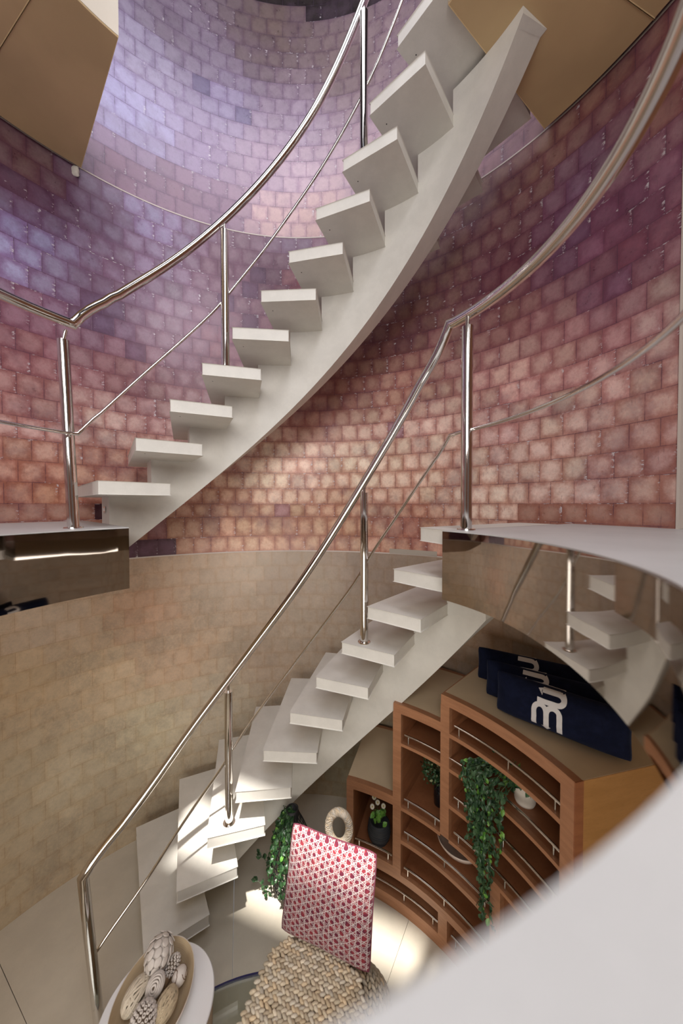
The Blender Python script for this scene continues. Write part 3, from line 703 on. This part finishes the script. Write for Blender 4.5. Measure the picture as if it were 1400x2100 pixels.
# ------------------------------------------------------------------ woven chair
m = NT('water_hyacinth'); vc = m.n('ShaderNodeVertexColor'); vc.layer_name = 'strand'
mp = m.obj((30, 30, 30)); nz = m.noise(6, 4, .7, mp)
hs = m.n('ShaderNodeHueSaturation'); m.l(vc.outputs[0], hs.inputs['Color']); m.l(m.math('ADD', m.math('MULTIPLY', nz, .7), .65), hs.inputs['Value'])
m.bump(nz, .3, .002); WICKER = m.done(hs.outputs[0], .6, 0, .35)
rw = random.Random(5)
SC = [(0.60, 0.51, 0.37), (0.54, 0.46, 0.34), (0.66, 0.58, 0.45), (0.50, 0.41, 0.29), (0.64, 0.51, 0.34), (0.58, 0.52, 0.42)]
def knot(bm, cl, p, d, n, ln, wd, th):
    d = (d-n*d.dot(n)).normalized(); s_ = n.cross(d); n0 = len(bm.faces)
    bm.faces.ensure_lookup_table()
    ellipsoid(bm, frame(d, s_, n, p, (ln, wd, th)), 8, 6)
    bm.faces.ensure_lookup_table(); c = rw.choice(SC); k = .8+.4*rw.random(); c = (c[0]*k, c[1]*k, c[2]*k, 1)
    for i in range(n0, len(bm.faces)):
        for lp in bm.faces[i].loops: lp[cl] = c
e1 = Vector((.934, -.356, 0)); e2 = Vector((-.356, -.934, 0)); sc0 = W(-.150, 1.130, 0); ZSEAT = -1.80; HX, HY = .205, .225
def sup(phi, n_=4.0):
    c, s_ = math.cos(phi), math.sin(phi); r = (abs(c)**n_+abs(s_)**n_)**(-1/n_); return r*c, r*s_
def seat_side(phi, t):      # t 0 floor .. 1 top
    x, y = sup(phi); k = .86+.30*math.sin(PI*min(1, t*1.0))**.8*(1-.35*t)
    bs = math.sin(PI*min(1, t))**.7
    return Vector((sc0.x+.075*bs, sc0.y+.085*bs, 0))+e1*x*HX*k*1.03+e2*y*HY*k*1.03+Vector((0, 0, EYE+FL+(ZSEAT-FL)*t))
chair = thing('woven_chair', Vector((sc0.x, sc0.y, EYE+FL)), 'woven water hyacinth chair with bulging base and round loop on its back', 'chair')
bm = bmesh.new(); cl = bm.loops.layers.float_color.new('strand')
ny = 32; dy = 2*HY/ny
for j in range(ny):
    y = -HY+dy*(j+.5); nx = 22
    for i in range(nx):
        x = -HX+2*HX*(i+.5+(j % 2)*.5)/nx
        if (abs(x)/HX)**4+(abs(y)/HY)**4 > .96: continue
        sg = 1 if j % 2 else -1
        p = Vector((sc0.x, sc0.y, EYE+ZSEAT+.002*rw.random()))+e1*(x+rw.gauss(0, .0012))+e2*(y+rw.gauss(0, .0012))
        d = (e1*1.0+e2*.62*sg+Vector((0, 0, .22))).normalized()
        knot(bm, cl, p, d, Vector((0, 0, 1)), .0150, .0076, .0075)
finish('seat', bm, WICKER, chair, smooth=True)
bm = bmesh.new(); cl = bm.loops.layers.float_color.new('strand')
NR = 26
for j in range(NR):
    t = (j+.5)/NR; n_ = 74
    for i in range(n_):
        ph = 2*PI*(i+.5*(j % 2))/n_; p = seat_side(ph, t); a = seat_side(ph+.02, t); b = seat_side(ph, min(t+.03, 1)); nrm = (a-p).cross(b-p).normalized()
        q = p-Vector((sc0.x, sc0.y, p.z))
        if nrm.dot(q) < 0: nrm = -nrm
        sg = 1 if j % 2 else -1; d = (a-p).normalized()*.75+(b-p).normalized()*.55*sg
        knot(bm, cl, p, d, nrm, .0145, .0072, .0075)
finish('base', bm, WICKER, chair, smooth=True)
bm = bmesh.new(); cl = bm.loops.layers.float_color.new('strand')     # inner core so no gaps show
core = [[bm.verts.new(Vector((sc0.x, sc0.y, 0))+((seat_side(2*PI*i/40, t)-Vector((sc0.x, sc0.y, 0)))*1.0).xyz-Vector((0, 0, .004))) for i in range(40)] for t in (0.01, .25, .5, .75, 1.0)]
for A_, B_ in zip(core, core[1:]):
    for k in range(40): quad(bm, A_[k], A_[(k+1) % 40], B_[(k+1) % 40], B_[k])
bm.faces.new(core[-1])
for f_ in bm.faces:
    for lp in f_.loops: lp[cl] = (.16, .11, .06, 1)
finish('core', bm, WICKER, chair, smooth=False)
# backrest behind the cushion
bc = W(-.035, 1.440, 0); 
bm = bmesh.new(); cl = bm.loops.layers.float_color.new('strand')
for side in (1, -1):
    for j in range(13):
        z = ZSEAT-.01+.0165*j
        wdt = .165*(1-.25*(j/12)**2)
        for i in range(12):
            x = -wdt+2*wdt*(i+.5)/12
            p = Vector((bc.x, bc.y, z+EYE))+e1*x-e2*(.018*side+.03*(j/12)); sg = 1 if j % 2 else -1
            knot(bm, cl, p, e1*.8+Vector((0, 0, .5*sg)), -e2*side, .0175, .009, .010)
finish('backrest', bm, WICKER, chair, smooth=True)
bm = bmesh.new(); cl = bm.loops.layers.float_color.new('strand')
lc = W(-.012, 1.58, -1.527); lx_ = Vector((.99, -.1, 0)).normalized(); lz = Vector((0, .05, 1)).normalized(); ln_ = Vector((0, -1, .05))
for i in range(54):
    a = 2*PI*i/54
    cpt = lc+lx_*math.cos(a)*.049+lz*math.sin(a)*.072; tg = (-lx_*math.sin(a)*.049+lz*math.cos(a)*.072).normalized(); rad = (lx_*math.cos(a)*.072+lz*math.sin(a)*.049).normalized()
    for kx in range(8):
        b = 2*PI*kx/8+(i % 2)*.4; nrm = (rad*math.cos(b)+ln_*math.sin(b)).normalized()
        knot(bm, cl, cpt+nrm*.0135, rad.cross(tg).cross(nrm)*.3+tg.cross(nrm)+tg*.35, nrm, .0105, .0058, .0055)
for f_ in bm.faces:
    for lp in f_.loops:
        c = lp[cl]; lp[cl] = (min(1, c[0]*1.1), min(1, c[1]*1.12), min(1, c[2]*1.2), 1)
finish('loop_handle', bm, WICKER, chair, smooth=True)
bm = bmesh.new(); cl = bm.loops.layers.float_color.new('strand')
tube(bm, [W(-.025, 1.50, -1.62), W(-.018, 1.555, -1.60), lc-lz*.075], .022, 12)
for f_ in bm.faces:
    for lp in f_.loops: lp[cl] = (.5, .42, .3, 1)
finish('loop_stem', bm, WICKER, chair, smooth=True)

# ------------------------------------------------------------------ drum table, bowl and decorative eggs
tc_ = W(-.657, 1.180, FL); ZTAB = -1.80
tab = thing('side_table', tc_, 'small round drum side table with white top beside the stair foot', 'table')
WHITE = plain('white_lacquer', (0.78, 0.78, 0.80, 1), .3)
bm = bmesh.new(); lathe(bm, [(.001, -.014), (.186, -.014), (.190, -.010), (.190, -.003), (.187, 0), (.001, 0)], W(-.657, 1.18, ZTAB), 96); finish('table_top', bm, WHITE, tab, angle=30)
bm = bmesh.new()
for i in range(72):
    a = 2*PI*i/72; tube(bm, [tc_+Vector((math.cos(a)*.170, math.sin(a)*.170, 0)), tc_+Vector((math.cos(a)*.178, math.sin(a)*.178, ZTAB-FL-.014))], .0078, 8)
finish('ribbed_drum', bm, wood('ash_ribs', (.42, .32, .22, 1), (.34, .25, .17, 1)), tab, smooth=True)
bw = W(-.665, 1.168, ZTAB+.0005)
m = NT('spun_bamboo'); tc = m.n('ShaderNodeTexCoord').outputs['Object']; mp = m.n('ShaderNodeMapping'); m.l(tc, mp.inputs[0]); mp.inputs['Scale'].default_value = (7.9, 6.1, 16)
ln = m.n('ShaderNodeVectorMath', operation='LENGTH'); m.l(mp.outputs[0], ln.inputs[0])
wv = m.noise(3, 4, .7, None); cmb = m.n('ShaderNodeCombineXYZ'); m.l(m.math('MULTIPLY', ln.outputs['Value'], 40.0), cmb.inputs[0]); st_ = m.noise(1.0, 3, .7, cmb.outputs[0])
BAMBOO = m.done(m.mix(m.sm(st_, .35, .65), (0.42, 0.31, 0.19, 1), (0.56, 0.44, 0.29, 1)), .4, 0, .4)
bowl = thing('oval_bowl', bw, 'oval spun bamboo bowl with white outside, standing on the side table', 'bowl')
def oval(bm, prof, o, ax, ay, seg=64):
    rings = []
    for k, z in prof: rings.append([bm.verts.new(o+Vector((k*ax*math.cos(2*PI*i/seg), k*ay*math.sin(2*PI*i/seg), z))) for i in range(seg)])
    for A_, B_ in zip(rings, rings[1:]):
        for i in range(seg): quad(bm, A_[i], A_[(i+1) % seg], B_[(i+1) % seg], B_[i])
    return rings
bm = bmesh.new(); r_ = oval(bm, [(.52, .006), (.66, .012), (.80, .028), (.92, .050), (.985, .072)], bw, .127, .163); bm.faces.new(r_[0]); finish('inside', bm, BAMBOO, bowl, smooth=True)
bm = bmesh.new(); r_ = oval(bm, [(.50, 0), (.70, .006), (.85, .026), (.96, .050), (1.0, .070), (1.0, .073), (.985, .0725)], bw, .127, .163); bm.faces.new(r_[0]); finish('outside', bm, plain('cream_lacquer', (.66, .60, .54, 1), .3), bowl, smooth=True)
EG = 'decorative eggs in the bamboo bowl'
CLAY = stone('cream_petals', (.68, .62, .57, 1), .15, .6, 40); TWIG = stone('pale_twig', (.58, .47, .32, 1), .2, .6, 60); DARKC = plain('brown_core', (.10, .07, .045, 1), .8)
STRIP = stone('cream_strip', (.66, .58, .46, 1), .15, .6, 50)
def eggframe(c, axis, rx, rl):
    z = Vector(axis).normalized(); x = z.orthogonal().normalized(); y = z.cross(x); return frame(x, y, z, c, (rx, rx, rl))
def tagm(o, label, cat, group=None): o['label'] = label; o['category'] = cat; (group and o.__setitem__('group', group)); return o
def egg_root(c, label): return thing('decorative_egg', Vector(c), label, 'decorative egg', EG)
def fib(n):
    for i in range(n):
        z = 1-2*(i+.5)/n; r = math.sqrt(1-z*z); a = i*2.39996; yield Vector((r*math.cos(a), r*math.sin(a), z))
def core_egg(t, M, mat, k=.93):
    bm = bmesh.new(); ellipsoid(bm, M @ Matrix.Scale(k, 4), 24, 16); finish('core', bm, mat, t, smooth=True)
def petal_egg(c, ax, rx, rl, label):
    M = eggframe(Vector(c), ax, rx, rl); t = egg_root(c, label); core_egg(t, M, CLAY); bm = bmesh.new(); N3 = M.to_3x3().inverted().transposed()
    for i, v in enumerate(fib(46)):
        p = M @ v; n = (N3 @ v).normalized(); d = Vector(ax).normalized(); d = (d-n*d.dot(n)); d = d.normalized() if d.length > 1e-4 else n.orthogonal()
        s_ = n.cross(d); tilt = (n+d*.28).normalized(); d2 = s_.cross(tilt)
        ellipsoid(bm, frame(d2, s_, tilt, p+n*.0015, (rx*.36, rx*.30, .0028)), 12, 6)
    finish('petals', bm, CLAY, t, smooth=True)
def tube_egg(c, ax, rx, rl, label, n=90, r=.0048):
    M = eggframe(Vector(c), ax, rx, rl); t = egg_root(c, label); core_egg(t, M, DARKC); bm = bmesh.new(); N3 = M.to_3x3().inverted().transposed()
    for v in fib(n):
        p = M @ v; nn_ = (N3 @ v).normalized(); x = nn_.orthogonal().normalized(); y = nn_.cross(x); R1, R2 = [], []
        seg = 10; rr = r*(.85+.3*rw.random()); rings = []
        for (q, h) in ((1, -.006), (1, .002), (.72, .0032), (.42, .002), (.38, -.003)):
            rings.append([bm.verts.new(p+nn_*h+(x*math.cos(2*PI*k/seg)+y*math.sin(2*PI*k/seg))*rr*q) for k in range(seg)])
        for A_, B_ in zip(rings, rings[1:]):
            for k in range(seg): quad(bm, A_[k], A_[(k+1) % seg], B_[(k+1) % seg], B_[k])
    finish('reed_rings', bm, CLAY, t, smooth=True)
def wrap_egg(c, ax, rx, rl, label, n, r, mat, core=True):
    M = eggframe(Vector(c), ax, rx, rl); t = egg_root(c, label)
    if core: core_egg(t, M, DARKC, .80)
    bm = bmesh.new()
    for i in range(n):
        a = Vector((rw.gauss(0, 1), rw.gauss(0, 1), rw.gauss(0, .45))).normalized(); x = a.orthogonal().normalized(); y = a.cross(x); off = rw.uniform(-.45, .45); s_ = math.sqrt(1-off*off)
        lay = 1+rw.uniform(-.03, .05)
        tube(bm, [M @ ((a*off+(x*math.cos(2*PI*k/28)+y*math.sin(2*PI*k/28))*s_)*lay) for k in range(28)], r*(.8+.4*rw.random()), 6, True)
    finish('wrapping', bm, mat, t, smooth=True)
def spiral_egg(c, ax, rx, rl, label):
    M = eggframe(Vector(c), ax, rx, rl); t = egg_root(c, label); core_egg(t, M, DARKC, .96); bm = bmesh.new()
    fx = Vector((.15, -.75, .65)).normalized(); Mi = M.to_3x3().inverted(); loc = (Mi @ fx).normalized(); x = loc.orthogonal().normalized(); y = loc.cross(x)
    for k in range(1, 12):
        an = PI*k/12.5; tube(bm, [M @ (loc*math.cos(an)+(x*math.cos(2*PI*q/36)+y*math.sin(2*PI*q/36))*math.sin(an)*(1+.05*math.sin(3*2*PI*q/36))).normalized() for q in range(36)], .0034, 6, True)
    finish('coiled_bands', bm, CLAY, t, smooth=True)
def cracked_egg(c, ax, rx, rl, label):
    M = eggframe(Vector(c), ax, rx, rl); t = egg_root(c, label); core_egg(t, M, CLAY, 1.0); bm = bmesh.new()
    for q in range(7):
        v = Vector((rw.gauss(0, 1), rw.gauss(0, 1), rw.gauss(0, 1))).normalized(); pts = []
        d = v.orthogonal().normalized()
        for k in range(16):
            d = (d+Vector((rw.gauss(0, .35), rw.gauss(0, .35), rw.gauss(0, .35)))); d = (d-v*d.dot(v)).normalized(); v = (v+d*.17).normalized(); pts.append(M @ (v*1.004))
        tube(bm, pts, .0012, 5)
    finish('crackle_lines', bm, plain('brown_crackle', (.16, .09, .05, 1), .7), t, smooth=True)
petal_egg(W(-.692, 1.258, -1.700), (.22, .85, .35), .043, .050, 'large cream egg covered in overlapping petals, topmost in the bowl')
tube_egg(W(-.639, 1.253, -1.742), (.3, .9, .2), .021, .030, 'small egg studded with tiny reed rings beside the petal egg', 70, .0038)
cracked_egg(W(-.599, 1.222, -1.742), (.25, .9, .1), .024, .030, 'small white crackled egg at the right side of the bowl')
spiral_egg(W(-.668, 1.186, -1.724), (.25, .9, .25), .026, .033, 'cream egg with coiled bands in the middle of the bowl')
wrap_egg(W(-.727, 1.173, -1.740), (.35, .92, .1), .034, .050, 'large egg of crossing flat cream strips at the left of the bowl', 34, .0030, STRIP, False)
wrap_egg(W(-.612, 1.152, -1.744), (.22, .95, .1), .030, .045, 'egg wrapped in thin pale twigs at the right front of the bowl', 64, .0014, TWIG)
tube_egg(W(-.666, 1.105, -1.732), (.1, .95, .2), .039, .046, 'large egg studded with reed rings at the bottom of the photo', 120, .0056)
wrap_egg(W(-.722, 1.233, -1.754), (.3, .9, .2), .020, .028, 'small twig-wrapped egg half hidden under the petal egg', 40, .0012, TWIG)
core = egg_root(W(-.657, 1.228, -1.760), 'plain brown egg mostly hidden behind the coiled egg'); core_egg(core, eggframe(W(-.657, 1.228, -1.760), (.2, .9, .2), .020, .028), wood('nut_brown', (.22, .14, .08, 1), (.28, .18, .1, 1)), 1)

# ------------------------------------------------------------------ plants and shelf objects
def leafmat(name, c1, c2):
    m = NT(name); g = m.geo(); return m.done(m.mix(m.sm(m.noise(45, 2, .5, g), .42, .58), c1, c2), .42, 0, .45)
LEAF = leafmat('ivy_leaf', (0.020, 0.055, 0.024, 1), (0.050, 0.115, 0.045, 1)); LEAFD = leafmat('dark_leaf', (0.014, 0.045, 0.016, 1), (0.035, 0.09, 0.03, 1))
LEAFB = leafmat('fresh_leaf', (0.10, 0.28, 0.04, 1), (0.17, 0.36, 0.06, 1)); STEM = plain('green_stem', (0.05, 0.09, 0.03, 1), .6)
def leaf(bm, p, d, n, ln, wd):
    d = d.normalized(); n = (n-d*n.dot(d)); n = n.normalized() if n.length > 1e-4 else d.orthogonal().normalized(); s_ = d.cross(n)
    prof = ((0, 0, 0), (.25, .75, .06), (.5, 1, .08), (.78, .6, .03), (1, 0, -.06)); mid = [bm.verts.new(p+d*ln*t+n*ln*h) for t, w_, h in prof]
    Lf = [bm.verts.new(p+d*ln*t+n*ln*(h+.10*w_)+s_*wd*w_) for t, w_, h in prof[1:4]]; Rt = [bm.verts.new(p+d*ln*t+n*ln*(h+.10*w_)-s_*wd*w_) for t, w_, h in prof[1:4]]
    for S_ in (Lf, Rt):
        bm.faces.new((mid[0], mid[1], S_[0])); bm.faces.new((mid[1], mid[2], S_[1], S_[0])); bm.faces.new((mid[2], mid[3], S_[2], S_[1])); bm.faces.new((mid[3], mid[4], S_[2]))
def rv(s_=1): return Vector((rw.gauss(0, s_), rw.gauss(0, s_), rw.gauss(0, s_)))
def strand(bmS, bmL, pts, step, ln, wd, spread=.9, drop=.5, bm2=None, frac=.12):
    tube(bmS, pts, .0011, 5)
    for a, b in zip(pts, pts[1:]):
        t = b-a; m_ = max(1, int(t.length/step))
        for i in range(m_):
            p = a+t*(i+rw.random())/m_
            for s_ in (1, -1):
                d = t.normalized()*.5+rv(.6)*spread+Vector((0, 0, -drop)); k = .7+.5*rw.random()
                leaf(bm2 if (bm2 and rw.random() < frac) else bmL, p, d, rv()+Vector((0, -1, .6)), ln*k, wd*k)
# trailing ivy on the second shelf
ip = P(1.215, 27.3, -1.253)
iv = thing('potted_ivy', ip, 'ivy trailing far down over the gallery bars from a white ribbed pot', 'potted plant')
bm = bmesh.new(); lathe(bm, [(.036, 0), (.040, .01), (.046, .06), (.050, .105), (.047, .108), (.042, .09), (.001, .085)], ip, 32)
for k in range(9): lathe(bm, [(.038+.0014*k, .008+.011*k), (.0405+.0014*k, .012+.011*k), (.0385+.0014*k, .016+.011*k)], ip, 32)
finish('pot', bm, plain('white_ribbed_ceramic', (.62, .56, .48, 1), .5), iv, smooth=True)
bS, bL, bF = bmesh.new(), bmesh.new(), bmesh.new()
for i in range(19):
    a1_ = 28+rw.uniform(-2, 9.5); zend = rw.uniform(-1.25, -1.5)
    if 30 < a1_ < 35 and rw.random() < .75: zend = rw.uniform(-1.5, -1.76)
    pts = [ip+Vector((0, 0, .10)), P(1.15, (a1_+27.3)/2, -1.115+rw.uniform(-.02, .03)), P(1.075+rw.uniform(-.02, .02), a1_, -1.15)]
    z = -1.17; a = a1_
    while z > zend:
        z -= .035; a += rw.uniform(-.5, .4); pts.append(P(1.065+rw.uniform(-.015, .015), a+(31-a)*.07, z)); a += (31-a)*.07
    strand(bS, bL, pts, .017, .026, .0078, .7, .55, bF, .10)
for i in range(38):
    strand(bS, bL, [ip+Vector((0, 0, .1)), ip+Vector((0, 0, .12))+rv(.035)+Vector((-.04, .0, 0))], .03, .026, .009, 1, .2, bF, .3)
finish('stems', bS, STEM, iv, smooth=True); finish('leaves', bL, LEAF, iv); finish('bright_leaves', bF, LEAFB, iv)
# dark bushy plant in a black vase
vp = P(1.245, 48.3, -1.595)
vb = thing('potted_shrub', vp, 'dark bushy small-leaved plant in a glossy black vase', 'potted plant')
bm = bmesh.new(); lathe(bm, [(.026, 0), (.030, .006), (.031, .05), (.029, .10), (.024, .118), (.027, .128), (.024, .128), (.02, .11), (.001, .11)], vp, 32); finish('vase', bm, plain('glossy_black_glaze', (.006, .006, .008, 1), .08), vb, smooth=True)
bS, bL, bF = bmesh.new(), bmesh.new(), bmesh.new()
for i in range(70):
    d = rv().normalized(); q = vp+Vector((-.018, .0, .195))+Vector((d.x*.072, d.y*.06, d.z*.062)); strand(bS, bL, [vp+Vector((0, 0, .12)), q], .03, .013, .0055, 1, 0, bF, .16)
    for k in range(7): leaf(bL if rw.random() > .15 else bF, q+rv(.012), rv(), rv(), .013, .0055)
finish('stems', bS, STEM, vb); finish('leaves', bL, LEAFD, vb); finish('buds', bF, plain('pale_buds', (.26, .28, .14, 1), .6), vb)
# daisies in a charcoal pot
dp = P(1.19, 64.0, -1.938)
dz = thing('potted_daisies', dp, 'white daisies in a round charcoal ribbed pot in the lowest step', 'potted plant')
bm = bmesh.new(); lathe(bm, [(.036, 0), (.052, .02), (.064, .055), (.064, .085), (.055, .118), (.050, .124), (.046, .118), (.001, .105)], dp, 40)
for k in range(10):
    t = k/9; rr = lerp_tab([(0, .046), (.3, .060), (.6, .0645), (1, .058)], t); tube(bm, [dp+Vector((rr*math.cos(2*PI*q/36), rr*math.sin(2*PI*q/36), .012+.1*t)) for q in range(36)], .0028, 6, True)
finish('pot', bm, plain('charcoal_clay', (.035, .038, .042, 1), .65), dz, smooth=True)
bS, bL, bP = bmesh.new(), bmesh.new(), bmesh.new()
for i in range(22):
    q = dp+Vector((rw.uniform(-.03, .05), rw.uniform(-.04, .03), .15+rw.uniform(-.02, .05))); tube(bS, [dp+Vector((0, 0, .11)), q], .0012, 5); leaf(bL, q, rv()+Vector((0, -.5, .1)), Vector((0, -.5, 1)), .034, .013)
finish('leaves', bL, LEAFB, dz)
for (fx, fy, fz) in ((-.042, -.025, .225), (-.010, -.01, .236), (.022, -.018, .222), (-.026, .02, .240)):
    c = dp+Vector((fx, fy, fz)); tube(bS, [dp+Vector((0, 0, .1)), c], .0013, 5); nn_ = Vector((rw.uniform(-.2, .2), -.75, .6)).normalized(); bm = bmesh.new(); x = nn_.orthogonal().normalized(); y = nn_.cross(x)
    for lay in range(2):
        for k in range(16):
            a = 2*PI*(k+.5*lay)/16; d = x*math.cos(a)+y*math.sin(a); leaf(bm, c+nn_*.002*lay, d+nn_*(.2+.35*lay), nn_, .0145-.003*lay, .0034)
    fl_ = finish('flower', bm, plain('white_petals', (.78, .74, .62, 1), .6) if 'white_petals' not in bpy.data.materials else bpy.data.materials['white_petals'], dz)
    bm = bmesh.new(); ellipsoid(bm, frame(x, y, nn_, c+nn_*.004, (.0048, .0048, .003)), 12, 6); finish('flower_centre', bm, plain('yellow_centre', (.55, .42, .12, 1), .7) if 'yellow_centre' not in bpy.data.materials else bpy.data.materials['yellow_centre'], fl_, smooth=True)
finish('stems', bS, STEM, dz)
# shallow dish on the fourth row
gp = P(1.262, 43.0, -1.771)
bm = bmesh.new(); lathe(bm, [(.045, 0), (.050, .004), (.095, .022), (.118, .052), (.122, .066), (.118, .066), (.112, .052), (.088, .027), (.001, .012)], gp, 56)
finish('dish', bm, plain('cream_dish', (.66, .54, .46, 1), .35), None, smooth=True, label='wide cream dish tucked at the back of a cabinet shelf left of the ivy', cat='dish')
# tall wire planter with ivy on the floor
fp = W(-.275, 1.865, FL)
fpn = thing('wire_planter', fp, 'tall black wire lattice planter on the floor with trailing ivy', 'planter')
prof = [(.055, 0), (.095, .05), (.120, .13), (.118, .22), (.098, .31), (.066, .39), (.036, .45), (.030, .475)]
def pr(t):
    z = t*.475; return lerp_tab([(b, a) for a, b in prof], z), z
bm = bmesh.new()
for sgn in (1, -1):
    for i in range(26):
        pts = []
        for k in range(31):
            r, z = pr(k/30); a = 2*PI*i/26+sgn*k/30*2.1; pts.append(fp+Vector((r*math.cos(a), r*math.sin(a), z)))
        tube(bm, pts, .0017, 5)
finish('wire_lattice', bm, plain('black_wire', (.012, .012, .013, 1), .4), fpn, smooth=True)
bm = bmesh.new(); lathe(bm, [(.002, .40), (.027, .40), (.031, .478), (.034, .478), (.034, .40), (.02, .36)], fp, 28); finish('black_cup', bm, BLACK, fpn, smooth=True)
bS, bL, bF = bmesh.new(), bmesh.new(), bmesh.new()
for i in range(22):
    a = rw.uniform(2.4, 5.0); ln_t = rw.uniform(.12, .40); pts = [fp+Vector((0, 0, .48))]
    for k in range(1, 12):
        t = k/11*ln_t; r, _ = pr(max(0, 1-t/.475)); r += .012; aa = a+rw.uniform(-.08, .08); pts.append(fp+Vector((r*math.cos(aa), r*math.sin(aa), .475-t)))
    strand(bS, bL, pts, .018, .026, .009, .8, .5, bF, .08)
for d_ in ((-.21, -.02, .10), (-.20, .0, .235), (-.165, -.03, .06)):
    e_ = fp+Vector(d_); s0_ = fp+Vector((-.10, -.03, d_[2]+.03-.08)); strand(bS, bL, [s0_, (s0_+e_)/2+Vector((0, 0, -.012)), e_], .020, .028, .010, .7, .0)
finish('stems', bS, STEM, fpn, smooth=True); finish('leaves', bL, LEAFD, fpn); finish('bright_leaves', bF, LEAFB, fpn)

# small marks on the wall
bm = bmesh.new(); sector(bm, RW-.004, RW-.001, 67.2, 55.8, -.338, -.305, 12); finish('trim_7', bm, plain('masking_tape', (.42, .37, .31, 1), .7), kind='structure')
bm = bmesh.new(); c = P(RW-.006, 137.2, 1.908); ellipsoid(bm, frame((1,0,0),(0,1,0),(0,0,1), c, (.022,.012,.035)), 14, 10)
for v in bm.verts: v.co += Vector((noise.noise(v.co*60)*.012, 0, noise.noise(v.co*47)*.012))
finish('plaster_blob', bm, plain('plaster', (.6, .56, .5, 1), .8), None, smooth=True, label='small dab of cream plaster under the left corner of the ceiling', cat='plaster')
